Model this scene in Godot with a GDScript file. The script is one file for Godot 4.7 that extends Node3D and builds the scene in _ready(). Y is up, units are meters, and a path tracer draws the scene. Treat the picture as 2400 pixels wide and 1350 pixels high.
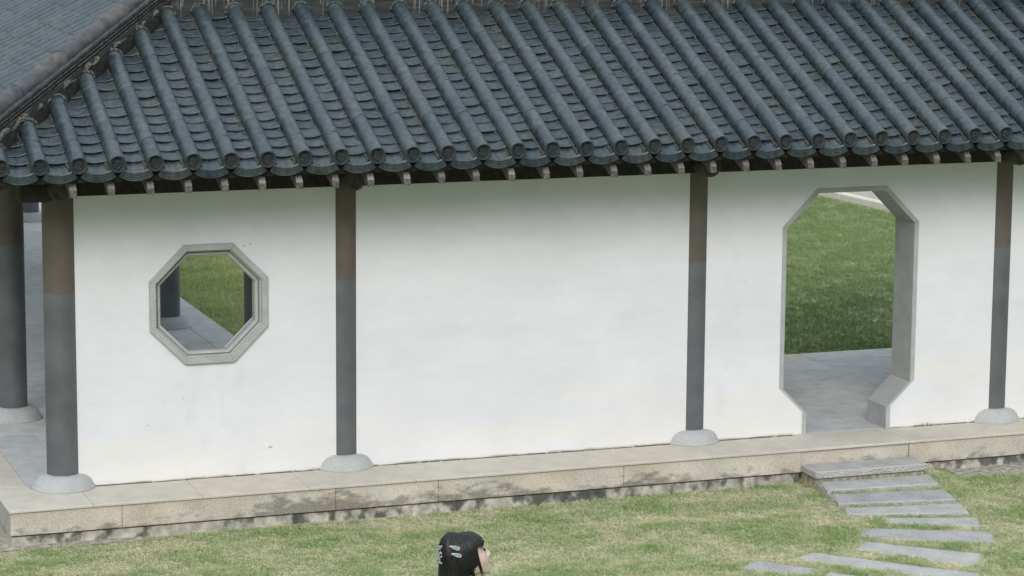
extends Node3D

# Coordinates: x runs along the white wall, y is up (0 = top of the stone platform), z towards the viewer (0 = face of the wall).
const GY := -0.27                       # lawn level
const ROW := 0.26                       # spacing of the tile rows
const X0 := -0.4135                     # x of the first tile row
const EY := 2.406
const EZ := 0.80                        # eave: axis of the cover tiles
const TAN := 0.4413                     # pitch of the front slope
const HIP := 1.131                      # run in z per metre of x along the hip
const HX := -0.708                      # x of the eave corner
const RUN := 2.09                       # eave to ridge centre
const CAMP := Vector3(-3.29963, 4.63746, 18.99352)

var rng := RandomNumberGenerator.new()
var M := {}
var cam: Camera3D

# ------------------------------------------------------------------ tree helpers
func numbered(called: String, parent: Node) -> String:
	if not parent.has_node(NodePath(called)):
		return called
	var key := "n_" + called
	var k: int = parent.get_meta(key) if parent.has_meta(key) else 0
	k += 1
	parent.set_meta(key, k)
	return "%s_%03d" % [called, k]

func put(o: Node3D, called: String, parent: Node) -> Node3D:
	o.name = numbered(called, parent)
	parent.add_child(o, true)
	return o

func obj(called: String, mesh: Mesh, mat: Material, parent: Node, at := Transform3D()) -> MeshInstance3D:
	var o := MeshInstance3D.new()
	o.mesh = mesh
	if mat:
		o.material_override = mat
	o.transform = at
	put(o, called, parent)
	return o

func node(called: String, parent: Node, at := Vector3.ZERO) -> Node3D:
	var o := Node3D.new()
	o.position = at
	put(o, called, parent)
	return o

func tag(o: Node, label: String, category := "", group := "", kind := "") -> Node:
	if label: o.set_meta("label", label)
	if category: o.set_meta("category", category)
	if group: o.set_meta("group", group)
	if kind: o.set_meta("kind", kind)
	return o

# ------------------------------------------------------------------ mesh helpers
func st_new() -> SurfaceTool:
	var s := SurfaceTool.new()
	s.begin(Mesh.PRIMITIVE_TRIANGLES)
	s.set_smooth_group(-1)
	return s

func done(s: SurfaceTool) -> ArrayMesh:
	s.generate_normals()
	return s.commit()

func tri(s: SurfaceTool, a: Vector3, b: Vector3, c: Vector3) -> void:
	s.add_vertex(a); s.add_vertex(b); s.add_vertex(c)

func quad(s: SurfaceTool, a: Vector3, b: Vector3, c: Vector3, d: Vector3) -> void:
	tri(s, a, b, c); tri(s, a, c, d)

# convex solid from two rings of the same length (bottom, top); faces wind outwards
func prism(s: SurfaceTool, lo: PackedVector3Array, hi: PackedVector3Array, caps := true) -> void:
	var n := lo.size()
	for i in n:
		var j := (i + 1) % n
		quad(s, lo[i], hi[i], hi[j], lo[j])
	if caps:
		for i in range(1, n - 1):
			tri(s, hi[0], hi[i + 1], hi[i])
			tri(s, lo[0], lo[i], lo[i + 1])

# box with chamfered edges, turned by a basis
func cbox(s: SurfaceTool, c: Vector3, size: Vector3, ch := 0.0, B := Basis()) -> void:
	var h := size * 0.5
	ch = min(ch, min(h.x, min(h.y, h.z)) * 0.95)
	if ch <= 0.0:
		var v := []
		for k in 8:
			v.append(c + B * Vector3(h.x * (1 if k & 1 else -1), h.y * (1 if k & 2 else -1), h.z * (1 if k & 4 else -1)))
		for f in [[0, 1, 3, 2], [5, 4, 6, 7], [4, 0, 2, 6], [1, 5, 7, 3], [2, 3, 7, 6], [4, 5, 1, 0]]:
			quad(s, v[f[0]], v[f[3]], v[f[2]], v[f[1]])
		return
	var i := Vector3(h.x - ch, h.y - ch, h.z - ch)
	for ax in 3:
		for sg in [-1.0, 1.0]:
			var u := (ax + 1) % 3
			var w := (ax + 2) % 3
			var q := []
			for t in [[-1, -1], [1, -1], [1, 1], [-1, 1]]:
				var p := Vector3.ZERO
				p[ax] = sg * h[ax]; p[u] = t[0] * i[u]; p[w] = t[1] * i[w]
				q.append(c + B * p)
			if sg > 0: quad(s, q[0], q[3], q[2], q[1])
			else: quad(s, q[0], q[1], q[2], q[3])
		# edges along ax
		var a := (ax + 1) % 3
		var b := (ax + 2) % 3
		for sa in [-1.0, 1.0]:
			for sb in [-1.0, 1.0]:
				var p := []
				for t in [-1.0, 1.0]:
					var p1 := Vector3.ZERO
					p1[ax] = t * i[ax]; p1[a] = sa * h[a]; p1[b] = sb * i[b]
					var p2 := Vector3.ZERO
					p2[ax] = t * i[ax]; p2[a] = sa * i[a]; p2[b] = sb * h[b]
					p.append(c + B * p1); p.append(c + B * p2)
				if sa * sb > 0: quad(s, p[0], p[2], p[3], p[1])
				else: quad(s, p[0], p[1], p[3], p[2])
	for sx in [-1.0, 1.0]:
		for sy in [-1.0, 1.0]:
			for sz in [-1.0, 1.0]:
				var p := c + B * Vector3(sx * h.x, sy * i.y, sz * i.z)
				var q := c + B * Vector3(sx * i.x, sy * h.y, sz * i.z)
				var r := c + B * Vector3(sx * i.x, sy * i.y, sz * h.z)
				if sx * sy * sz > 0: tri(s, p, r, q)
				else: tri(s, p, q, r)

# lathe round y: profile of (radius, height)
func lathe(s: SurfaceTool, prof: Array, n := 24, c := Vector3.ZERO, B := Basis()) -> void:
	for k in prof.size() - 1:
		var p: Vector2 = prof[k]
		var q: Vector2 = prof[k + 1]
		for i in n:
			var a := TAU * i / n
			var b := TAU * (i + 1) / n
			var v0 := c + B * Vector3(cos(a) * p.x, p.y, sin(a) * p.x)
			var v1 := c + B * Vector3(cos(b) * p.x, p.y, sin(b) * p.x)
			var v2 := c + B * Vector3(cos(b) * q.x, q.y, sin(b) * q.x)
			var v3 := c + B * Vector3(cos(a) * q.x, q.y, sin(a) * q.x)
			if p.x > 1e-6: tri(s, v0, v2, v1)
			if q.x > 1e-6: tri(s, v0, v3, v2)

func tube(s: SurfaceTool, path: PackedVector3Array, radii: Array, n := 8, close := true) -> void:
	var rings := []
	var side := Vector3.UP
	for k in path.size():
		var d: Vector3 = (path[min(k + 1, path.size() - 1)] - path[max(k - 1, 0)]).normalized()
		var u := side - d * side.dot(d)
		if u.length() < 1e-3:
			u = Vector3.RIGHT - d * d.x
		u = u.normalized()
		side = u
		var w := d.cross(u)
		var r: float = radii[k] if k < radii.size() else radii[-1]
		var ring := PackedVector3Array()
		for i in n:
			var a := TAU * i / n
			ring.append(path[k] + (u * cos(a) + w * sin(a)) * r)
		rings.append(ring)
	for k in rings.size() - 1:
		for i in n:
			var j := (i + 1) % n
			quad(s, rings[k][i], rings[k + 1][i], rings[k + 1][j], rings[k][j])
	if close:
		for e in [0, rings.size() - 1]:
			for i in range(1, n - 1):
				if e == 0: tri(s, rings[e][0], rings[e][i], rings[e][i + 1])
				else: tri(s, rings[e][0], rings[e][i + 1], rings[e][i])

# flat polygon in the xy plane, thickened from z0 (back) to z1 (front)
func plate(s: SurfaceTool, poly: PackedVector2Array, z0: float, z1: float, skip_edge := -1) -> void:
	var t := Geometry2D.triangulate_polygon(poly)
	for k in range(0, t.size(), 3):
		var a := poly[t[k]]
		var b := poly[t[k + 1]]
		var c := poly[t[k + 2]]
		if (b - a).cross(c - a) > 0:
			var w := b; b = c; c = w
		tri(s, Vector3(a.x, a.y, z1), Vector3(b.x, b.y, z1), Vector3(c.x, c.y, z1))
		tri(s, Vector3(a.x, a.y, z0), Vector3(c.x, c.y, z0), Vector3(b.x, b.y, z0))
	var area := 0.0
	for i in poly.size():
		area += poly[i].cross(poly[(i + 1) % poly.size()])
	for i in poly.size():
		if i == skip_edge: continue
		var a := poly[i]
		var b := poly[(i + 1) % poly.size()]
		if area < 0:
			var w := a; a = b; b = w
		quad(s, Vector3(a.x, a.y, z0), Vector3(a.x, a.y, z1), Vector3(b.x, b.y, z1), Vector3(b.x, b.y, z0))

# ------------------------------------------------------------------ textures and materials
func fnoise(sd: int, freq: float, oct := 3) -> FastNoiseLite:
	var n := FastNoiseLite.new()
	n.seed = sd
	n.noise_type = FastNoiseLite.TYPE_SIMPLEX_SMOOTH
	n.frequency = freq
	n.fractal_octaves = oct
	return n

func ramp(stops: Array) -> Gradient:
	var g := Gradient.new()
	var off := PackedFloat32Array()
	var col := PackedColorArray()
	for s in stops:
		off.append(s[0]); col.append(s[1])
	g.offsets = off
	g.colors = col
	return g

func noise_tex(sd: int, freq: float, stops: Array, size := 512, oct := 4) -> NoiseTexture2D:
	var t := NoiseTexture2D.new()
	t.width = size; t.height = size
	t.seamless = true
	t.noise = fnoise(sd, freq, oct)
	t.color_ramp = ramp(stops)
	return t

func bump_tex(sd: int, freq: float, strength := 4.0, size := 512, oct := 4) -> NoiseTexture2D:
	var t := NoiseTexture2D.new()
	t.width = size; t.height = size
	t.seamless = true
	t.as_normal_map = true
	t.bump_strength = strength
	t.noise = fnoise(sd, freq, oct)
	return t

func lin(r: float, g: float, b: float) -> Color:
	return Color(r, g, b).linear_to_srgb()

func mat(tex: Texture2D, tint: Color, rough: float, scale := 1.0, nrm: Texture2D = null, nscale := 1.0) -> StandardMaterial3D:
	var m := StandardMaterial3D.new()
	m.albedo_color = tint
	m.albedo_texture = tex
	m.roughness = rough
	m.uv1_triplanar = true
	m.uv1_world_triplanar = true
	m.uv1_scale = Vector3.ONE * scale
	if nrm:
		m.normal_enabled = true
		m.normal_texture = nrm
		m.normal_scale = nscale
	return m

# speckled stone: base colour with darker and lighter grains, and slow blotches
func granite_tex(sd: int, base: Color, amount: float, blotch: float, size := 512) -> ImageTexture:
	var img := Image.create(size, size, false, Image.FORMAT_RGB8)
	var r := RandomNumberGenerator.new()
	r.seed = sd
	var n1 := fnoise(sd + 1, 1.0 / 3.2, 2)
	var n2 := fnoise(sd + 2, 1.0 / 90.0, 3)
	var im1 := n1.get_seamless_image(size, size)
	var im2 := n2.get_seamless_image(size, size)
	for y in size:
		for x in size:
			var g := (im1.get_pixel(x, y).r - 0.5) * 2.0 + r.randf_range(-0.5, 0.5)
			var b := (im2.get_pixel(x, y).r - 0.5) * 2.0
			var k := 1.0 + g * amount + b * blotch
			img.set_pixel(x, y, Color(clamp(base.r * k, 0, 1), clamp(base.g * k, 0, 1), clamp(base.b * k, 0, 1)))
	img.generate_mipmaps()
	return ImageTexture.create_from_image(img)

func make_materials() -> void:
	# roof tiles: blue-grey clay with cloudy bloom
	var tt := noise_tex(11, 0.012, [[0.0, Color(0.55, 0.6, 0.58)], [0.36, Color(0.72, 0.76, 0.77)], [0.52, Color(0.82, 0.85, 0.86)], [0.66, Color(0.93, 0.94, 0.94)], [0.8, Color(1.0, 0.99, 0.96)]], 1024, 5)
	var tn := bump_tex(12, 0.06, 3.0)
	var tints := [Color(0.212, 0.25, 0.268), Color(0.195, 0.236, 0.258), Color(0.23, 0.26, 0.272), Color(0.208, 0.243, 0.256), Color(0.232, 0.255, 0.26), Color(0.188, 0.225, 0.245)]
	var a := []
	for k in tints.size():
		var m := mat(tt, Color(tints[k].r * 1.32, tints[k].g * 1.30, tints[k].b * 1.30), 0.42, 1.3, tn, 0.3)
		a.append(m)
	M.tile = a
	a = []
	for t in [Color(0.285, 0.275, 0.285), Color(0.305, 0.29, 0.285), Color(0.27, 0.27, 0.285)]:
		a.append(mat(tt, t * 1.22, 0.6, 0.9, tn, 0.25))
	M.ridge_tile = a
	M.cap = mat(tt, Color(0.235, 0.255, 0.27), 0.6, 1.3, tn, 0.3)
	M.tile_vc = mat(tt, Color(1, 1, 1), 0.45, 1.3, tn, 0.3)
	M.tile_vc.vertex_color_use_as_albedo = true
	var gt := noise_tex(21, 0.03, [[0.0, Color(0.42, 0.41, 0.38)], [0.42, Color(0.62, 0.62, 0.59)], [0.52, Color(0.85, 0.85, 0.82)], [0.7, Color(1, 1, 0.97)]], 512, 5)
	M.mortar = mat(gt, Color(0.46, 0.465, 0.45), 0.95, 3.0, bump_tex(22, 0.05, 8.0), 1.0)
	M.moss = mat(gt, Color(0.36, 0.365, 0.345), 0.95, 5.0, bump_tex(23, 0.08, 8.0), 1.0)
	M.course = mat(noise_tex(24, 0.02, [[0.0, Color(0.4, 0.4, 0.38)], [0.5, Color(0.75, 0.76, 0.75)], [0.62, Color(0.9, 0.9, 0.88)], [0.8, Color(1.0, 1.0, 0.97)]], 512, 5), Color(0.34, 0.345, 0.34), 0.8, 2.0, tn, 0.6)
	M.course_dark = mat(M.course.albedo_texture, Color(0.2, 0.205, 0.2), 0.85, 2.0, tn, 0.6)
	# streaked ridge panel
	var img := Image.create(1024, 128, false, Image.FORMAT_RGB8)
	var n := fnoise(31, 0.16, 3)
	var n2 := fnoise(32, 0.012, 2)
	for x in 1024:
		var w := n.get_noise_2d(x, 0.0)
		var big := n2.get_noise_2d(x, 50.0)
		var len := clampf(0.5 + n.get_noise_2d(x * 1.7, 300.0) * 1.4, 0.1, 1.0)
		for y in 128:
			var c := Color(0.21, 0.225, 0.225) * (1.0 + 0.35 * n2.get_noise_2d(x, y * 3.0))
			if w > 0.12 and big > -0.1 and y < 128 * len:
				c = c.lerp(Color(0.62, 0.63, 0.61), clampf((w - 0.12) * 4.0, 0.0, 0.6))
			c.a = 1
			img.set_pixel(x, y, c)
	M.panel = StandardMaterial3D.new()
	M.panel.albedo_texture = ImageTexture.create_from_image(img)
	M.panel.roughness = 0.9
	# wood
	var wt := noise_tex(41, 0.02, [[0.0, Color(0.6, 0.58, 0.55)], [0.5, Color(0.85, 0.84, 0.82)], [0.8, Color(1, 1, 1)]])
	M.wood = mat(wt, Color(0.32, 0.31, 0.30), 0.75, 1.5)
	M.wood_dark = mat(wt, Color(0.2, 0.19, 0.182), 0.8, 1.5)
	M.rafter = []
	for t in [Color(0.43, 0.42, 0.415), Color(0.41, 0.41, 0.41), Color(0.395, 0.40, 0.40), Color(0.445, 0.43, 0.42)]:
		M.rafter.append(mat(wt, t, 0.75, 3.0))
	M.silver = mat(noise_tex(43, 0.09, [[0.0, Color(0.35, 0.35, 0.35)], [0.48, Color(0.6, 0.6, 0.6)], [0.6, Color(1, 1, 1)]], 256), Color(0.74, 0.74, 0.74), 0.5, 8.0)
	M.weathered = mat(wt, Color(0.56, 0.55, 0.54), 0.7, 6.0)
	# columns
	var ct := noise_tex(51, 0.01, [[0.0, Color(0.86, 0.86, 0.86)], [0.5, Color(0.95, 0.95, 0.95)], [0.75, Color(1, 1, 1)]], 512, 5)
	M.col_grey = mat(ct, Color(0.39, 0.405, 0.422), 0.5, 0.7, tn, 0.12)
	M.col_brown = mat(ct, Color(0.40, 0.368, 0.342), 0.6, 0.7, tn, 0.12)
	# stone
	var gn := bump_tex(61, 0.2, 3.0)
	M.granite = mat(granite_tex(62, Color(0.68, 0.69, 0.69), 0.22, 0.05), Color(1, 1, 1), 0.85, 0.9, gn, 0.5)
	M.granite_fine = mat(granite_tex(67, Color(0.68, 0.69, 0.685), 0.12, 0.05), Color(1, 1, 1), 0.85, 0.9, gn, 0.3)
	var top := granite_tex(63, Color(0.775, 0.757, 0.715), 0.09, 0.04)
	M.slab = []
	for t in [Color(1, 1, 1), Color(0.985, 0.98, 0.97), Color(1.0, 0.985, 0.97), Color(0.975, 0.975, 0.965)]:
		M.slab.append(mat(top, t, 0.85, 0.8, gn, 0.3))
	var inner := granite_tex(64, Color(0.735, 0.745, 0.745), 0.08, 0.06)
	M.paver = []
	for t in [Color(1, 1, 1), Color(0.975, 0.98, 0.985), Color(0.99, 0.99, 0.985), Color(0.96, 0.965, 0.97)]:
		M.paver.append(mat(inner, t, 0.75, 0.8, gn, 0.2))
	var face := granite_tex(65, Color(0.655, 0.645, 0.61), 0.26, 0.07)
	M.face = mat(face, Color(1, 1, 1), 0.85, 2.0, gn, 0.5)
	M.stone = []
	var step := granite_tex(66, Color(0.69, 0.688, 0.685), 0.27, 0.07)
	for t in [Color(1, 1, 1), Color(0.95, 0.95, 0.96), Color(1, 1, 0.99)]:
		M.stone.append(mat(step, t, 0.9, 0.75, bump_tex(68, 0.12, 6.0), 0.8))
	M.concrete = mat(noise_tex(71, 0.02, [[0.0, Color(0.66, 0.64, 0.6)], [0.5, Color(0.86, 0.85, 0.81)], [0.75, Color(1, 1, 0.97)]], 512, 5), Color(0.71, 0.70, 0.67), 0.95, 1.5, gn, 0.5)
	M.joint = mat(null, Color(0.2, 0.2, 0.19), 0.95, 1.0)
	# people
	M.skin = StandardMaterial3D.new()
	M.skin.albedo_color = Color(0.86, 0.70, 0.62)
	M.skin.roughness = 0.5
	M.skin.vertex_color_use_as_albedo = true
	M.hair = mat(noise_tex(81, 0.05, [[0.0, Color(0.5, 0.5, 0.5)], [0.5, Color(0.8, 0.8, 0.8)], [0.8, Color(1, 1, 1)]], 256), Color(0.045, 0.045, 0.052), 0.55, 1.0)
	M.hair.uv1_scale = Vector3(30, 2.5, 30)
	M.clip = StandardMaterial3D.new()
	M.clip.albedo_color = Color(0.66, 0.70, 0.70)
	M.clip.metallic = 0.35
	M.clip.roughness = 0.35
	M.cloth = mat(wt, Color(0.2, 0.2, 0.23), 0.9, 4.0)

# ------------------------------------------------------------------ place
func _ready() -> void:
	rng.seed = 20240611
	cam = Camera3D.new()
	cam.name = "Camera"
	cam.fov = 11.9545
	cam.near = 0.2
	cam.far = 600.0
	cam.transform = Transform3D(Basis(Vector3(0.94224, 0.00699, 0.334866), Vector3(0.048521, 0.986387, -0.157119), Vector3(-0.331406, 0.164292, 0.929074)).orthonormalized(), CAMP)
	add_child(cam)
	cam.current = true

	var we := WorldEnvironment.new()
	we.name = "Environment"
	var env := Environment.new()
	var sky := Sky.new()
	var sm := ProceduralSkyMaterial.new()          # an even overcast: brightest overhead, a third of that at the horizon
	sm.sky_top_color = Color(0.92, 0.965, 1.0)
	sm.sky_horizon_color = Color(0.47, 0.50, 0.51)
	sm.sky_curve = 0.5
	sm.sky_energy_multiplier = 1.0
	sm.ground_bottom_color = Color(0.3, 0.33, 0.25)
	sm.ground_horizon_color = Color(0.5, 0.53, 0.5)
	sm.sun_angle_max = 1.0
	sky.sky_material = sm
	env.background_mode = Environment.BG_SKY
	env.sky = sky
	env.ambient_light_source = Environment.AMBIENT_SOURCE_SKY
	env.reflected_light_source = Environment.REFLECTION_SOURCE_SKY
	env.tonemap_mode = Environment.TONE_MAPPER_LINEAR
	env.tonemap_exposure = 1.57
	env.sdfgi_enabled = true
	env.ssao_enabled = true
	env.ssil_enabled = true
	we.environment = env
	add_child(we)

	var sun := DirectionalLight3D.new()
	sun.name = "Sun"
	sun.light_color = Color(1.0, 0.985, 0.97)
	sun.light_energy = 0.42
	sun.light_angular_distance = 26.0
	sun.shadow_enabled = true
	sun.rotation_degrees = Vector3(-34, -22, 0)
	add_child(sun)

	make_materials()
	build_ground()
	build_pavement()
	build_walkway()
	build_steps()
	build_person()
	build_grass()

# ------------------------------------------------------------------ ground
var pn1 := fnoise(101, 1.25, 4)
var pn2 := fnoise(102, 5.0, 3)
func dry(x: float, z: float) -> float:            # 0 = green turf, 1 = dry straw
	var v := pn1.get_noise_2d(x * 0.8 + z * 0.25, z * 1.3) * 0.95 + pn2.get_noise_2d(x, z * 1.2) * 0.6
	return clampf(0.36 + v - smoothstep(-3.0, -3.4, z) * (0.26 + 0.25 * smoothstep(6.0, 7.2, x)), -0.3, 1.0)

func ramp_h(x: float, z: float) -> float:         # the lawn climbs a little towards the step
	var s := smoothstep(1.75, 0.7, z) * smoothstep(5.63, 5.70, x + (z - 0.7) * 0.16) * smoothstep(6.95, 6.65, x + (z - 0.7) * 0.16)
	return 0.058 * s

func build_ground() -> void:
	var n := 1024
	var img := Image.create(n, n, false, Image.FORMAT_RGB8)
	var fine := fnoise(105, 0.35, 3).get_seamless_image(n, n)
	for y in n:
		for x in n:
			var wx := (float(x) / n) * 20.0 - 4.0
			var wz := (float(y) / n) * 20.0 - 16.0
			var d := dry(wx, wz)
			var f := 0.7 + 0.6 * fine.get_pixel(x, y).r
			var c := Color(0.455, 0.50, 0.335).lerp(Color(0.63, 0.60, 0.48), d)
			img.set_pixel(x, y, Color(c.r * f, c.g * f, c.b * f))
	img.generate_mipmaps()
	var gm := StandardMaterial3D.new()
	gm.albedo_texture = ImageTexture.create_from_image(img)
	gm.roughness = 1.0
	M.turf = gm
	var s := st_new()
	s.set_smooth_group(0)
	var xs := [-300.0, -60.0, -20.0, -4.0]
	var zs := [-300.0, -60.0, -16.0, -6.0, -3.0, 0.0, 0.4]
	for k in 70: xs.append(-4.0 + (k + 1) * 0.2)
	xs += [14.0, 20.0, 60.0, 300.0]
	for k in 20: zs.append(0.4 + (k + 1) * 0.08)
	zs += [3.0, 4.0, 8.0, 20.0, 60.0, 300.0]
	for i in xs.size() - 1:
		for j in zs.size() - 1:
			var p := []
			for q in [[0, 0], [1, 0], [1, 1], [0, 1]]:
				var x: float = xs[i + q[0]]
				var z: float = zs[j + q[1]]
				p.append(Vector3(x, GY + ramp_h(x, z), z))
			for t in [[0, 1, 2], [0, 2, 3]]:
				for e in t:
					var v: Vector3 = p[e]
					s.set_uv(Vector2((v.x + 4.0) / 20.0, (v.z + 16.0) / 20.0))
					s.add_vertex(v)
	var g := obj("ground", done(s), gm, self)
	tag(g, "lawn ground around the white walled walkway", "", "", "structure")

	# courtyard lawn behind the walkway lies nearly level with its paving
	s = st_new()
	var q := [Vector3(2.68, -0.05, -60), Vector3(60, -0.05, -60), Vector3(60, -0.05, -3.1), Vector3(2.68, -0.05, -3.1)]
	for t in [[0, 1, 2], [0, 2, 3]]:
		for e in t:
			s.set_uv(Vector2((q[e].x + 4.0) / 20.0, (q[e].z + 16.0) / 20.0))
			s.add_vertex(q[e])
	g = obj("courtyard_lawn", done(s), gm, self)
	tag(g, "courtyard lawn seen through the doorway and window", "", "", "structure")
	# pale path across the far side of the courtyard, with its kerb
	var path := node("courtyard_path", self)
	tag(path, "pale path with a kerb across the courtyard behind the doorway", "", "", "structure")
	var d := Vector3(-0.10, 0, -1.0).normalized()
	var a := Vector3(12.62, -0.045, -11.8)
	s = st_new()
	var o := Vector3(-d.z, 0, d.x)
	if o.x < 0: o = -o
	quad(s, a + d * 30 + o * 0.14, a + d * 30 + o * 3.0, a - d * 8 + o * 3.0, a - d * 8 + o * 0.14)
	obj("path_paving", done(s), M.concrete, path)
	s = st_new()
	for k in 36:
		var c := a + d * (k * 1.0 - 7.5) + o * 0.07
		cbox(s, c + Vector3(0, 0.02, 0), Vector3(0.13, 0.12, 0.985), 0.01, Basis(Vector3.UP, atan2(d.x, d.z)))
	obj("kerb", done(s), M.slab[0], path)

# ------------------------------------------------------------------ platform
func edge_z(x: float) -> float:
	return 0.545 - 0.0125 * (x + 0.37)

func slab_mesh(x0: float, x1: float, z0: float, z1a: float, z1b: float, th: float, ch := 0.006) -> ArrayMesh:
	# paving slab with its top at y = 0; front edge from z1a (at x0) to z1b (at x1)
	var s := st_new()
	var lo := PackedVector3Array([Vector3(x0, -th, z0), Vector3(x1, -th, z0), Vector3(x1, -th, z1b), Vector3(x0, -th, z1a)])
	var mid := PackedVector3Array([Vector3(x0, -ch, z0), Vector3(x1, -ch, z0), Vector3(x1, -ch, z1b), Vector3(x0, -ch, z1a)])
	var hi := PackedVector3Array([Vector3(x0 + ch, 0, z0 + ch), Vector3(x1 - ch, 0, z0 + ch), Vector3(x1 - ch, 0, z1b - ch), Vector3(x0 + ch, 0, z1a - ch)])
	for r in [[lo, mid], [mid, hi]]:
		for i in 4:
			var j := (i + 1) % 4
			quad(s, r[0][i], r[0][j], r[1][j], r[1][i])
	quad(s, hi[0], hi[1], hi[2], hi[3])
	quad(s, lo[0], lo[3], lo[2], lo[1])
	return done(s)

func stained(sd: int, w: int, h: int, base: Color, kind: String, u0 := 0.0, u1 := 1.0) -> ImageTexture:
	# granite face or plinth with dark weathering that has a shape of its own
	var img := Image.create(w, h, false, Image.FORMAT_RGB8)
	var r := RandomNumberGenerator.new()
	r.seed = sd
	var n1 := fnoise(sd, 0.012, 4)
	var n2 := fnoise(sd + 1, 0.05, 4)
	var n3 := fnoise(sd + 2, 0.3, 2)
	for x in w:
		for y in h:
			var u := lerpf(u0, u1, float(x) / w)
			var v := float(y) / h
			var k := 1.0
			var c := base
			if kind == "face":
				k += n3.get_noise_2d(x, y) * 0.10 + r.randf_range(-0.08, 0.08) + n1.get_noise_2d(x, y) * 0.1
				var warm := clampf(0.5 + n1.get_noise_2d(x * 0.7 + 400.0, y * 0.7) * 1.6, 0.0, 1.0)
				c = c.lerp(Color(0.765, 0.705, 0.64), warm * 0.5)
				var hot := exp(-pow((u - 1.85) / 0.42, 2.0)) * 1.15 + exp(-pow((u - 3.0) / 0.6, 2.0)) * 0.55 + exp(-pow((u - 4.4) / 0.25, 2.0)) * 0.25 + 0.08
				var m := n2.get_noise_2d(x * 0.7, y * 1.1) * 0.9 + n1.get_noise_2d(x * 0.6, y) * 0.7 + hot - (1.0 - v) * 1.35 + 0.12
				var dk := clampf((m + 0.08) * 0.75, 0.0, 0.48)
				c = c.lerp(Color(0.2, 0.21, 0.195), dk * (0.6 + 0.6 * clampf(n3.get_noise_2d(x * 1.3, y * 1.3) + 0.3, 0.0, 1.0)))
			else:
				k += n2.get_noise_2d(x, y) * 0.25 + r.randf_range(-0.06, 0.06)
				var left := clampf((u - 0.6) / 1.2, -0.35, 1.0)
				var m := n2.get_noise_2d(x * 0.9, y * 0.9) * 1.1 + n1.get_noise_2d(x * 1.4, y * 0.5) * 0.9 + left * 0.30 - v * 0.42
				c = c.lerp(Color(0.2, 0.21, 0.205), clampf(m * 1.1, 0.0, 0.68))
			img.set_pixel(x, y, Color(clampf(c.r * k, 0, 1), clampf(c.g * k, 0, 1), clampf(c.b * k, 0, 1)))
	img.generate_mipmaps()
	return ImageTexture.create_from_image(img)

func face_panel(x0: float, x1: float, y0: float, y1: float, back: float, th: float, ua: float, ub: float) -> ArrayMesh:
	# upright stone panel following the front edge, with uv along its length
	var s := st_new()
	var c := 0.003
	var f := func(x: float, y: float, o: float) -> Vector3: return Vector3(x, y, edge_z(x) - back + o)
	var uv := func(p: Vector3) -> Vector2: return Vector2((p.x - ua) / (ub - ua), (y1 - p.y) / (y1 - y0))
	var fr := [f.call(x0 + c, y0 + c, 0.0), f.call(x1 - c, y0 + c, 0.0), f.call(x1 - c, y1 - c, 0.0), f.call(x0 + c, y1 - c, 0.0)]
	var rim := [f.call(x0, y0, -c), f.call(x1, y0, -c), f.call(x1, y1, -c), f.call(x0, y1, -c)]
	var bk := [f.call(x0, y0, -th), f.call(x1, y0, -th), f.call(x1, y1, -th), f.call(x0, y1, -th)]
	var faces := [[fr[0], fr[3], fr[2], fr[1]]]
	for i in 4:
		var j := (i + 1) % 4
		faces.append([rim[i], fr[i], fr[j], rim[j]])
		faces.append([bk[i], rim[i], rim[j], bk[j]])
	for q in faces:
		for e in [0, 1, 2, 0, 2, 3]:
			s.set_uv(uv.call(q[e]))
			s.add_vertex(q[e])
	return done(s)

func uvmat(tex: Texture2D, rough := 0.9) -> StandardMaterial3D:
	var m := StandardMaterial3D.new()
	m.albedo_texture = tex
	m.roughness = rough
	return m

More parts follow.
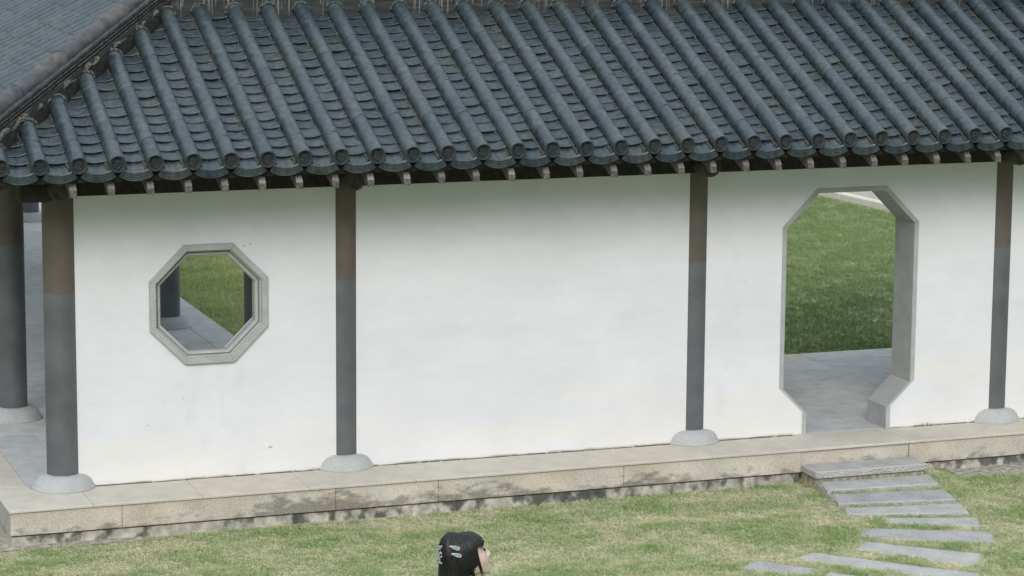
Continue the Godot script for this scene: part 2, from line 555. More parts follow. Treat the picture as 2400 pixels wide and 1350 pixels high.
func build_pavement() -> void:
	var P := node("pavement", self)
	tag(P, "raised granite pavement under the covered walkway", "", "", "structure")
	# core below the slabs
	var s := st_new()
	cbox(s, Vector3(4.8, -0.16, -1.4), Vector3(10.18, 0.22, 3.34), 0.0)
	cbox(s, Vector3(1.15, -0.161, -11.0), Vector3(2.9, 0.22, 16.0), 0.0)
	obj("core", done(s), M.joint, P)
	# edge slabs along the front
	var xs := [-0.37, 0.216, 0.99, 1.77, 2.57, 3.35, 4.13, 4.916, 5.591, 6.586, 7.35, 8.1, 8.9, 9.8]
	for k in xs.size() - 1:
		var a: float = xs[k] + (0.0 if k == 0 else 0.0012)
		var b: float = xs[k + 1] - 0.0012
		obj("edge_slab", slab_mesh(a, b, -0.03 if k > 0 else -0.16, edge_z(a), edge_z(b), 0.017, 0.004), M.slab[k % 4], P)
	# edge slabs along the left side
	var z := -0.163
	for k in 14:
		var z1 := z - (0.9 if k else 0.92)
		obj("edge_slab", slab_mesh(-0.37, -0.128, z1 + 0.0025, z, z, 0.017, 0.004), M.slab[(k + 1) % 4], P)
		z = z1
	# pavers under the roof, front wing
	var zr := [-0.0325, -0.42, -0.90, -1.38, -1.86, -2.34, -2.72]
	for j in zr.size() - 1:
		var x := -0.1255
		var k := 0
		while x < 9.7:
			var w := 0.34 if (k == 0 and j % 2) else 0.79
			obj("paver", slab_mesh(x + 0.001, x + w - 0.001, zr[j + 1] + 0.0015, zr[j], zr[j], 0.03, 0.003), M.paver[(k * 3 + j * 5) % 4], P)
			x += w
			k += 1
	# inner edge slabs towards the courtyard
	var x := 2.40
	for k in 9:
		obj("edge_slab", slab_mesh(x + 0.001, x + 0.818, -3.08, -2.7225, -2.7225, 0.04), M.slab[(k + 2) % 4] if k % 2 else M.paver[k % 4], P)
		x += 0.82
	# pavers, left wing
	z = -2.7225
	var row := 0
	while z > -18.5:
		var xx := -0.1255
		var dz := 0.62
		var k := 0
		var ww := [0.66, 0.66, 0.6, 0.6] if row % 2 == 0 else [0.42, 0.66, 0.66, 0.78]
		for w in ww:
			if not (z > -3.1 and xx + w > 2.42):
				obj("paver", slab_mesh(xx + 0.001, xx + w - 0.001, z - dz + 0.003, z, z, 0.03, 0.003), M.paver[(row * 3 + k * 2) % 4], P)
			xx += w
			k += 1
		if z < -3.0:
			obj("edge_slab", slab_mesh(xx + 0.001, 2.70, z - dz + 0.003, z, z, 0.04), M.paver[(row + 1) % 4], P)
		z -= dz
		row += 1
	# face stones below the edge slabs
	var fx := [-0.36, 0.417, 1.968, 2.743, 4.2, 5.665, 6.59, 8.1, 9.8]
	var ft := stained(301, 1800, 40, Color(0.765, 0.745, 0.70), "face", -0.37, 9.8)
	var fm := uvmat(ft)
	for k in fx.size() - 1:
		var back := 0.012 if k != 5 else 0.022
		obj("face_stone", face_panel(fx[k] + 0.0015, fx[k + 1] - 0.0015, -0.182, -0.021, back, 0.08, -0.37, 9.8), fm, P)
	# left side of the platform
	for k in 12:
		s = st_new()
		cbox(s, Vector3(-0.328, -0.1015, 0.51 - 0.7 - k * 1.4 + 0.012), Vector3(0.07, 0.161, 1.396), 0.003)
		obj("face_stone", done(s), M.face, P)
	# shadow gap and concrete plinth
	var pm := uvmat(stained(302, 1800, 20, Color(0.71, 0.69, 0.65), "plinth", -0.37, 9.8), 0.95)
	obj("plinth", face_panel(-0.355, 5.66, -0.32, -0.193, 0.03, 0.2, -0.37, 9.8), pm, P)
	obj("plinth", face_panel(6.6, 9.8, -0.32, -0.193, 0.03, 0.2, -0.37, 9.8), pm, P)
	s = st_new()
	cbox(s, Vector3(-0.30, -0.26, -8.0), Vector3(0.085, 0.134, 17.0), 0.003)
	obj("plinth", done(s), M.concrete, P)
	# concrete apron at the foot of the plinth
	s = st_new()
	for p in [[-0.44, 0.55, 0.60], [6.72, 9.8, 0.70]]:
		var za := edge_z(p[0]) - 0.035
		quad(s, Vector3(p[0], GY + 0.012, za), Vector3(p[1], GY + 0.012, edge_z(p[1]) - 0.035), Vector3(p[1], GY + 0.012, p[2] + (0.02 if p[0] < 0 else -0.03)), Vector3(p[0], GY + 0.012, p[2]))
		quad(s, Vector3(p[0], GY + 0.012, p[2]), Vector3(p[1], GY + 0.012, p[2] + (0.02 if p[0] < 0 else -0.03)), Vector3(p[1], GY - 0.05, p[2]), Vector3(p[0], GY - 0.05, p[2]))
	cbox(s, Vector3(-0.42, GY - 0.02, -8.0), Vector3(0.18, 0.062, 17.2), 0.005)
	obj("apron", done(s), M.concrete, P)

# ------------------------------------------------------------------ roof
func tile_cover(r0: float, r1: float, L: float) -> ArrayMesh:
	# local: z = down-slope, y = normal, x = across; from z = 0 (lower end) to z = -L
	var s := st_new()
	s.set_smooth_group(0)
	var n := 12
	var ring := func(r: float, z: float) -> Array:
		var a := []
		for i in n + 1:
			var t := lerpf(-1.92, 1.92, float(i) / n)
			a.append(Vector3(sin(t) * r, cos(t) * r, z))
		return a
	var rr := [ring.call(r0 - 0.010, -0.001), ring.call(r0 - 0.0022, 0.0), ring.call(r0, -0.0022), ring.call(r1, -L)]
	for k in 3:
		s.set_smooth_group(k)
		for i in n:
			quad(s, rr[k][i], rr[k + 1][i], rr[k + 1][i + 1], rr[k][i + 1])
	return done(s)

func tile_pan(hw: float, sag: float, L: float, th: float) -> ArrayMesh:
	var s := st_new()
	var n := 8
	var row := func(z: float, y: float, inset := 0.0) -> Array:
		var a := []
		for i in n + 1:
			var t := lerpf(-1.0, 1.0, float(i) / n)
			a.append(Vector3(t * hw, y - sag * (1.0 - t * t), z))
		return a
	var up: Array = row.call(-L, 0.0)
	var lo: Array = row.call(-0.003, 0.0)
	var li: Array = row.call(0.0, -0.004)
	var un: Array = row.call(-0.004, -th)
	var bk: Array = row.call(-0.06, -th)
	var k := 0
	for q in [[lo, up], [li, lo], [un, li], [bk, un]]:
		s.set_smooth_group(k)
		k += 1
		for i in n:
			quad(s, q[0][i], q[1][i], q[1][i + 1], q[0][i + 1])
	return done(s)

func cap_mesh(r: float) -> ArrayMesh:
	# round eave tile end: rim, two rings and a raised flower-and-scroll device; faces +z
	var s := st_new()
	s.set_smooth_group(0)
	var B := Basis(Vector3.RIGHT, PI / 2)          # lathe axis y -> z
	var prof := [Vector2(r * 0.97, -0.012), Vector2(r, -0.004), Vector2(r, 0.003), Vector2(r * 0.955, 0.006), Vector2(r * 0.91, 0.005), Vector2(r * 0.89, 0.0), Vector2(r * 0.855, 0.0), Vector2(r * 0.835, 0.0045), Vector2(r * 0.795, 0.0045), Vector2(r * 0.775, -0.001), Vector2(r * 0.735, -0.001), Vector2(r * 0.715, 0.003), Vector2(r * 0.685, 0.003), Vector2(r * 0.66, -0.003), Vector2(0.0, -0.003)]
	prof.reverse()
	lathe(s, prof, 24, Vector3.ZERO, B)
	s.set_smooth_group(-1)
	var z := 0.004
	var dot := func(x: float, y: float, rad: float) -> void:
		var ring := PackedVector3Array()
		for i in 9:
			var a := TAU * i / 8.0
			ring.append(Vector3(x + cos(a) * rad, y + sin(a) * rad, z) * Vector3(r, r, 1))
		tube(s, ring, [r * 0.075], 4, false)
	for k in 5:
		var a := TAU * k / 5.0 + 0.4
		dot.call(-0.05 + cos(a) * 0.2, 0.14 + sin(a) * 0.2, 0.1)
	var line := func(pts: Array, w := 0.08) -> void:
		var p := PackedVector3Array()
		for q in pts: p.append(Vector3(q[0] * r, q[1] * r, z))
		tube(s, p, [r * w], 4, true)
	line.call([[0.22, 0.42], [0.42, 0.38], [0.5, 0.2], [0.42, 0.04], [0.28, 0.08], [0.26, 0.2], [0.36, 0.22]])
	line.call([[0.18, -0.1], [0.36, -0.06], [0.48, -0.16], [0.4, -0.3], [0.24, -0.3]])
	line.call([[-0.52, -0.1], [-0.3, -0.06], [-0.12, -0.12], [0.08, -0.1]])
	line.call([[-0.56, -0.24], [-0.34, -0.2], [-0.1, -0.26], [0.1, -0.22]])
	line.call([[-0.44, -0.38], [-0.2, -0.36], [0.0, -0.42], [0.3, -0.4]])
	line.call([[-0.25, -0.52], [0.0, -0.54], [0.22, -0.5]])
	line.call([[-0.3, -0.06], [-0.3, -0.36]], 0.04)
	line.call([[-0.02, -0.1], [-0.02, -0.4]], 0.04)
	return done(s)

func drip_mesh() -> ArrayMesh:
	# eave pan with a hanging lip of five concentric ridges; local: z down-slope, y normal
	var s := st_new()
	var n := 14
	var row := func(hw: float, y: float, z: float, sag: float) -> Array:
		var a := []
		for i in n + 1:
			var t := lerpf(-1.0, 1.0, float(i) / n)
			a.append(Vector3(sin(t * 1.0) / sin(1.0) * hw, y - sag * (cos(t * 1.25) - cos(1.25)) / (1.0 - cos(1.25)), z))
		return a
	var rows := [row.call(0.086, 0.0, -0.2, 0.024), row.call(0.088, 0.0, 0.0, 0.026)]
	# the lip leans forward and down; each ridge is a small step
	var hw := 0.096
	var y := -0.002
	var z := 0.002
	var sag := 0.029
	for k in 5:
		rows.append(row.call(hw, y, z + 0.0055, sag))
		rows.append(row.call(hw + 0.0015, y - 0.0048, z + 0.0072, sag + 0.0008))
		rows.append(row.call(hw + 0.002, y - 0.0066, z - 0.0045, sag + 0.001))
		hw += 0.0048; y -= 0.0078; z += 0.0052; sag += 0.003
	rows.append(row.call(hw - 0.002, y - 0.001, z - 0.008, sag))
	rows.append(row.call(0.088, -0.014, -0.03, 0.026))
	for k in rows.size() - 1:
		s.set_smooth_group(k)
		for i in n:
			quad(s, rows[k + 1][i], rows[k][i], rows[k][i + 1], rows[k + 1][i + 1])
	return done(s)

func seen_size(p: Vector3, size: float) -> float:  # how large a piece shows from the camera; 0 when out of frame
	var q := cam.transform.affine_inverse() * p
	if q.z > -0.5: return 0.0
	var t := tan(deg_to_rad(cam.fov * 0.5))
	var v := absf(q.y / -q.z) / t
	var u := absf(q.x / -q.z) / (t * 16.0 / 9.0)
	if u > 1.03 or v > 1.05: return 0.0
	return size / -q.z

# cands: [mesh, xform, mat index, size]; the `limit` largest in view become parts, the rest one multimesh
func settle(cands: Array, called: String, mats: Array, parent: Node, limit: int, stuff_name: String) -> void:
	for c in cands:
		c.append(seen_size(c[1].origin, c[3]))
	var order := cands.duplicate()
	order.sort_custom(func(a, b): return a[4] > b[4])
	var rest := {}
	var k := 0
	for c in order:
		if k < limit and c[4] > 0.0:
			obj(called, c[0], mats[c[2]], parent, c[1])
		else:
			if not rest.has(c[0]): rest[c[0]] = []
			rest[c[0]].append(c)
		k += 1
	for m in rest:
		var mm := MultiMesh.new()
		mm.transform_format = MultiMesh.TRANSFORM_3D
		mm.use_colors = true
		mm.mesh = m
		mm.instance_count = rest[m].size()
		for i in rest[m].size():
			mm.set_instance_transform(i, rest[m][i][1])
			var col: Color = mats[rest[m][i][2]].albedo_color
			mm.set_instance_color(i, col.srgb_to_linear())
		var o := MultiMeshInstance3D.new()
		o.multimesh = mm
		o.material_override = M.tile_vc
		put(o, stuff_name, parent)
		o.set_meta("kind", "stuff")

func build_walkway() -> void:
	var W := node("covered_walkway", self)
	tag(W, "L-shaped white walled walkway with grey clay tile roof on dark columns", "building")
	build_wall(W)
	build_frames(W)
	build_columns(W)
	build_timber(W)
	build_roofs(W)

func build_roofs(W: Node3D) -> void:
	var a := atan(TAN)
	var al := atan(TAN * HIP)
	var cover := []
	for k in 3: cover.append(tile_cover(0.0585 + 0.0005 * k, 0.0563 + 0.0004 * k, 0.258))
	var pans := []
	for k in 3: pans.append(tile_pan(0.088, 0.017 + 0.0025 * k, 0.2, 0.0085 + 0.0008 * k))
	var cap := cap_mesh(0.0605)
	var drip := drip_mesh()

	# ---- front slope
	var roof := node("front_roof", W)
	roof.set_meta("label", "front roof slope of blue-grey cover and pan tiles")
	var B := Basis(Vector3.RIGHT, Vector3(0, cos(a), sin(a)), Vector3(0, -sin(a), cos(a)))
	var covers := []
	var pcs := []
	var mortar := st_new()
	var moss := st_new()
	moss.set_smooth_group(0)
	var L := 0.2385
	for i in range(-1, 39):
		var x := X0 + ROW * i + rng.randf_range(-0.003, 0.003)
		var d: float = minf(2.0, 0.492 + HIP * (x + 0.1535))
		var o := Vector3(x, EY, EZ)
		if d > 0.08:
			var len := d / cos(a)
			var q := 0.0
			var k := 0
			while q < len - 0.02:
				var jitter := Vector3(rng.randf_range(-0.0015, 0.0015), rng.randf_range(-0.001, 0.002), 0)
				var p := o + B * (Vector3(0, 0, -q) + jitter)
				var BB := B * Basis(Vector3.UP, rng.randf_range(-0.005, 0.005))
				covers.append([cover[rng.randi() % 3], Transform3D(BB, p), rng.randi() % M.tile.size(), 0.2])
				q += L + rng.randf_range(-0.006, 0.006)
				k += 1
			if i >= 0 or true:
				var c := obj("eave_cap", cap, M.cap, roof, Transform3D(B * Basis(Vector3.RIGHT, 0.0) * Basis(Vector3.BACK, rng.randf_range(-0.12, 0.12)), o + B * Vector3(0, -0.001, 0.003)))
				c.basis = Basis(Vector3.RIGHT, deg_to_rad(-2.0)) * Basis(Vector3.BACK, rng.randf_range(-0.1, 0.1))
			# plaster collar where the row meets the ridge or the hip
			var e := o + B * Vector3(0, 0, -len + 0.012)
			var ring := PackedVector3Array()
			var rad := []
			for t in 13:
				var an := lerpf(-1.75, 1.75, t / 12.0)
				ring.append(e + B * Vector3(sin(an) * (0.064 + rng.randf_range(-0.004, 0.006)), cos(an) * 0.066 + rng.randf_range(-0.004, 0.004), rng.randf_range(-0.006, 0.006)))
				rad.append(rng.randf_range(0.005, 0.012))
			tube(mortar, ring, rad, 5)
			# gritty bedding along both sides of the row
			for sd in [-1.0, 1.0]:
				var pth := PackedVector3Array()
				var rr := []
				var nq := int(len / 0.035)
				for t in nq + 1:
					pth.append(o + B * Vector3(sd * (0.056 + rng.randf_range(-0.003, 0.005)), -0.045 + rng.randf_range(-0.004, 0.004), -len * t / nq))
					rr.append(rng.randf_range(0.008, 0.017))
				tube(moss, pth, rr, 4)
		# pan tiles between this row and the next
		var xp := x + ROW * 0.5
		var dp: float = minf(2.03, 0.492 + HIP * (xp + 0.1535) - 0.02)
		if dp > 0.05:
			var lenp := dp / cos(a)
			var op := Vector3(xp, EY, EZ)
			obj("drip_tile", drip, M.tile[rng.randi() % 6], roof, Transform3D(B * Basis(Vector3.UP, rng.randf_range(-0.03, 0.03)), op + B * Vector3(rng.randf_range(-0.004, 0.004), -0.038 + rng.randf_range(-0.002, 0.002), 0.012)))
			var q := 0.095
			while q < lenp:
				var BB := B * Basis(Vector3.RIGHT, -0.108 + rng.randf_range(-0.03, 0.022)) * Basis(Vector3.UP, rng.randf_range(-0.04, 0.04)) * Basis(Vector3.BACK, rng.randf_range(-0.05, 0.05))
				pcs.append([pans[rng.randi() % 3], Transform3D(BB, op + B * Vector3(rng.randf_range(-0.006, 0.006), -0.021, -q)), rng.randi() % 6, 0.13])
				q += 0.125 + rng.randf_range(-0.007, 0.007)
			# plaster bead between the rows at the top
			var p0 := op + B * Vector3(-0.085, -0.028, -lenp + 0.0)
			var p1 := op + B * Vector3(0.085, -0.028, -lenp + (0.0 if dp > 2.0 else -0.15))
			var pth := PackedVector3Array()
			var rr := []
			for t in 7:
				pth.append(p0.lerp(p1, t / 6.0) + Vector3(0, rng.randf_range(-0.006, 0.008), rng.randf_range(-0.01, 0.01)))
				rr.append(rng.randf_range(0.012, 0.022))
			tube(mortar, pth, rr, 5)
	settle(covers, "cover_tile", M.tile, roof, 300, "cover_tile_field")
	settle(pcs, "pan_tile", M.tile, roof, 300, "pan_tile_field")
	obj("mortar", done(mortar), M.mortar, roof).set_meta("kind", "stuff")
	obj("bedding", done(moss), M.moss, roof).set_meta("kind", "stuff")
	# decking under the front slope
	var s := st_new()
	var dn := B * Vector3(0, -0.088, 0)
	var t0 := Vector3(0, EY, EZ - 0.03) + dn
	var t1 := Vector3(0, EY + TAN * RUN, EZ - RUN) + dn
	var dk := func(x: float, p: Vector3, o: float) -> Vector3: return Vector3(x, p.y + o, p.z)
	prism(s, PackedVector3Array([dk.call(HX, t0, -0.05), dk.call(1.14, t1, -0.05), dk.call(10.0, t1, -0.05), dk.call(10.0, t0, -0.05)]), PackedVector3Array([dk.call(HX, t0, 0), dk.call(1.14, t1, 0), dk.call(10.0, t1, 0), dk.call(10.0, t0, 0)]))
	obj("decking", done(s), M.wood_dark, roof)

	# ---- left slope of the side wing: rows run up towards +x
	var side := node("side_roof", W)
	side.set_meta("label", "side roof slope beyond the hip ridge, tile rows seen edge on")
	var Bl := Basis(Vector3(0, 0, 1), Vector3(-sin(al), cos(al), 0), Vector3(-cos(al), -sin(al), 0))
	covers = []
	pcs = []
	var runl := RUN / HIP
	var broad := [tile_cover(0.104, 0.100, 0.27), tile_cover(0.106, 0.102, 0.27)]
	for j in 70:
		var z := EZ - 0.28 - 0.205 * j
		var d: float = minf(runl - 0.10, (EZ - z) / HIP - 0.19)
		if d < 0.06: continue
		var o := Vector3(HX, EY, z)
		var len := d / cos(al)
		var q := 0.0
		while q < len - 0.02:
			var sz := 0.2
			covers.append([broad[rng.randi() % 2], Transform3D(Bl * Basis(Vector3.UP, rng.randf_range(-0.006, 0.006)), o + Bl * Vector3(0, -0.052 + rng.randf_range(-0.0015, 0.0025), -q)), rng.randi() % 6, sz])
			q += L + rng.randf_range(-0.006, 0.006)
		obj("eave_cap", cap, M.cap, side, Transform3D(Basis(Vector3.UP, -PI / 2), o + Vector3(-0.003, 0, 0)))
		var op := o + Vector3(0, 0, 0.0975)
		q = 0.0
		while q < len - 0.05:
			pcs.append([pans[rng.randi() % 3], Transform3D(Bl * Basis.from_scale(Vector3(0.66, 1, 1)) * Basis(Vector3.RIGHT, -0.10), op + Bl * Vector3(0, -0.03, -q)), rng.randi() % 6, 0.02])
			q += 0.125
	settle(covers, "cover_tile", M.tile, side, 140, "cover_tile_field")
	settle(pcs, "pan_tile", M.tile, side, 0, "pan_tile_field")
	s = st_new()
	dn = Bl * Vector3(0, -0.088, 0)
	var l0 := Vector3(HX + 0.03, EY, 0) + dn
	var l1 := Vector3(HX + runl, EY + TAN * RUN, 0) + dn
	var zz := func(p: Vector3, z: float, o: float) -> Vector3: return Vector3(p.x, p.y + o, z)
	prism(s, PackedVector3Array([zz.call(l0, EZ, -0.05), zz.call(l0, -14.0, -0.05), zz.call(l1, -14.0, -0.05), zz.call(l1, EZ - RUN, -0.05)]), PackedVector3Array([zz.call(l0, EZ, 0), zz.call(l0, -14.0, 0), zz.call(l1, -14.0, 0), zz.call(l1, EZ - RUN, 0)]))
	obj("decking", done(s), M.wood_dark, side)

	# ---- slopes towards the courtyard (hidden from the front): decking with tile rows
	var rear := node("rear_roof", W)
	s = st_new()
	var yr := EY + TAN * RUN - 0.065
	var ye := EY - 0.065
	var zc := EZ - RUN
	prism(s, PackedVector3Array([Vector3(1.14, yr - 0.05, zc), Vector3(2.98, ye - 0.05, zc - RUN), Vector3(10.0, ye - 0.05, zc - RUN), Vector3(10.0, yr - 0.05, zc)]), PackedVector3Array([Vector3(1.14, yr, zc), Vector3(2.98, ye, zc - RUN), Vector3(10.0, ye, zc - RUN), Vector3(10.0, yr, zc)]))
	prism(s, PackedVector3Array([Vector3(1.14, yr - 0.05, zc), Vector3(1.14, yr - 0.05, -14.0), Vector3(2.98, ye - 0.05, -14.0), Vector3(2.98, ye - 0.05, zc - RUN)]), PackedVector3Array([Vector3(1.14, yr, zc), Vector3(1.14, yr, -14.0), Vector3(2.98, ye, -14.0), Vector3(2.98, ye, zc - RUN)]))
	obj("decking", done(s), M.wood_dark, rear)
	s = st_new()
	s.set_smooth_group(0)
	for k in 27:
		var x := 3.1 + k * ROW
		tube(s, PackedVector3Array([Vector3(x, EY, zc - RUN), Vector3(x, EY + TAN * RUN, zc)]), [0.057], 8)
	for k in 40:
		var z := zc - RUN - 0.2 - k * ROW
		tube(s, PackedVector3Array([Vector3(2.98, EY, z), Vector3(1.14, EY + TAN * RUN, z)]), [0.057], 8)
	obj("cover_tile_field", done(s), M.tile[0], rear).set_meta("kind", "stuff")

	build_hip(W)
	build_ridge(W)

func build_hip(W: Node3D) -> void:
	var hip := node("hip_ridge", W)
	hip.set_meta("label", "sloping hip ridge of stacked courses topped with brownish round tiles")
	var E := Vector3(HX, EY, EZ)
	var J := Vector3(HX + RUN / HIP, EY + TAN * RUN, EZ - RUN)
	var h := (J - E).normalized()
	var sd := Vector3(-h.z, 0, h.x).normalized()      # towards the front slope
	if sd.z < 0: sd = -sd
	var up := sd.cross(h).normalized()
	if up.y < 0: up = -up
	var Bh := Basis(h.cross(up), up, -h)               # -z runs up the hip
	var len := (J - E).length()
	# layers: half width, from, to
	var layers := [[0.098, -0.10, 0.052, "mortar_base"], [0.078, 0.052, 0.066, "course"], [0.060, 0.066, 0.080, "recess"], [0.082, 0.080, 0.094, "course"], [0.064, 0.094, 0.108, "recess"], [0.086, 0.108, 0.124, "course"], [0.066, 0.124, 0.136, "recess"], [0.09, 0.136, 0.162, "cornice"]]
	for l in layers:
		var s := st_new()
		var q := -0.02
		while q < len:
			var seg := (0.31 if l[3] != "mortar_base" else 3.0) + rng.randf_range(-0.02, 0.02)
			var e: float = minf(q + seg, len + 0.06)
			cbox(s, E + Bh * Vector3(rng.randf_range(-0.004, 0.004) if l[3] == "course" else 0.0, (l[1] + l[2]) * 0.5, -(q + e) * 0.5), Vector3(l[0] * 2, l[2] - l[1], e - q - 0.003), 0.003, Bh)
			q = e + 0.002
			if l[3] == "mortar_base" and e >= len: break
		var m: Material = M.course
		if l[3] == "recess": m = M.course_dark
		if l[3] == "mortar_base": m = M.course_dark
		if l[3] == "cornice": m = M.ridge_tile[2]
		obj(l[3], done(s), m, hip)
	var q := -0.06
	var k := 0
	var meshes := [tile_cover(0.0665, 0.0638, 0.33), tile_cover(0.0672, 0.0645, 0.33)]
	while q < len:
		obj("ridge_tile", meshes[k % 2], M.ridge_tile[rng.randi() % 3], hip, Transform3D(Bh * Basis(Vector3.UP, rng.randf_range(-0.01, 0.01)), E + Bh * Vector3(0, 0.174 + rng.randf_range(-0.002, 0.002), -q)))
		q += 0.305
		k += 1
	# ragged plaster along the foot of the ridge
	var s := st_new()
	for off in [0.10]:
		var pth := PackedVector3Array()
		var rr := []
		var n := int(len / 0.03)
		for t in n + 1:
			var w := pn2.get_noise_2d(t * 0.03, 40.0)
			pth.append(E + Bh * Vector3(0.092 + rng.randf_range(-0.003, 0.005) + w * 0.012, 0.030 + w * 0.05 + rng.randf_range(-0.006, 0.006), -len * t / n))
			rr.append(clampf(0.008 + w * 0.03 + rng.randf_range(-0.004, 0.006), 0.003, 0.02))
		tube(s, pth, rr, 5)
		if Bh.x.dot(sd) < 0:
			pass
	obj("mortar", done(s), M.mortar, hip).set_meta("kind", "stuff")

func build_ridge(W: Node3D) -> void:
	var R := node("main_ridge", W)
	R.set_meta("label", "dark level ridge with lime streaks above the tile rows")
	var y := EY + TAN * RUN
	var z := EZ - RUN
	var xa := HX + RUN / HIP - 0.02
	# streaked panel
	var s := st_new()
	var x0 := xa
	var x1 := 10.0
	var f := z + 0.088
	var P := [Vector3(x0, y - 0.12, f), Vector3(x0, y + 0.085, f), Vector3(x1, y + 0.085, f), Vector3(x1, y - 0.12, f)]
	var U := [Vector2(0, 1), Vector2(0, 0), Vector2(2.4, 0), Vector2(2.4, 1)]
	for e in [0, 1, 2, 0, 2, 3]:
		s.set_uv(U[e]); s.add_vertex(P[e])
	for q in [[Vector3(x0, y + 0.085, f), Vector3(x0, y + 0.085, 2 * z - f), Vector3(x1, y + 0.085, 2 * z - f), Vector3(x1, y + 0.085, f)], [Vector3(x0, y - 0.12, 2 * z - f), Vector3(x0, y - 0.12, f), Vector3(x0, y + 0.085, f), Vector3(x0, y + 0.085, 2 * z - f)], [Vector3(x1, y - 0.12, 2 * z - f), Vector3(x1, y + 0.085, 2 * z - f), Vector3(x0, y + 0.085, 2 * z - f), Vector3(x0, y - 0.12, 2 * z - f)]]:
		for e in [0, 1, 2, 0, 2, 3]:
			s.set_uv(Vector2(0.1, 0.9)); s.add_vertex(q[e])
	obj("panel", done(s), M.panel, R)
	for l in [[0.112, 0.085, 0.107, "moulding"], [0.085, 0.107, 0.125, "recess"], [0.105, 0.125, 0.145, "moulding"], [0.08, 0.145, 0.25, "upper_panel"], [0.105, 0.25, 0.275, "moulding"]]:
		s = st_new()
		var x: float = xa
		while x < 10.0:
			var e: float = minf(x + 0.42, 10.0)
			cbox(s, Vector3((x + e) * 0.5, y + (l[1] + l[2]) * 0.5, z), Vector3(e - x - 0.003, l[2] - l[1] - 0.001, l[0] * 2), 0.003)
			x = e
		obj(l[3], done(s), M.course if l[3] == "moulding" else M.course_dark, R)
	var tm := tile_cover(0.075, 0.069, 0.3)
	var x := xa
	while x < 9.9:
		obj("ridge_tile", tm, M.ridge_tile[rng.randi() % 3], R, Transform3D(Basis(Vector3.UP, -PI / 2), Vector3(x, y + 0.275, z)))
		x += 0.27
	# the side wing's ridge
	s = st_new()
	cbox(s, Vector3(HX + RUN / HIP, y + 0.06, -7.7), Vector3(0.18, 0.3, 12.6), 0.01)
	obj("side_panel", done(s), M.course_dark, R)

# ------------------------------------------------------------------ wall
const DCX := 6.263
func door_poly(g: float) -> PackedVector2Array:     # g: how far outside the clear opening
	var k := g * 0.414
	return PackedVector2Array([Vector2(DCX - 0.345 - g, 0.0), Vector2(DCX - 0.345 - g, 0.172 + k), Vector2(DCX - 0.548 - g, 0.37 + k), Vector2(DCX - 0.548 - g, 1.63 + k), Vector2(DCX - 0.283 - k, 1.895 + g), Vector2(DCX + 0.283 + k, 1.895 + g), Vector2(DCX + 0.548 + g, 1.63 + k), Vector2(DCX + 0.548 + g, 0.37 + k), Vector2(DCX + 0.345 + g, 0.172 + k), Vector2(DCX + 0.345 + g, 0.0)])

func octagon(ap: float) -> PackedVector2Array:
	var h := ap * 0.4142
	var c := Vector2(1.172, 1.28)
	var r := PackedVector2Array()
	for q in [[-h, ap], [h, ap], [ap, h], [ap, -h], [h, -ap], [-h, -ap], [-ap, -h], [-ap, h]]:
		r.append(c + Vector2(q[0], q[1]))
	return r

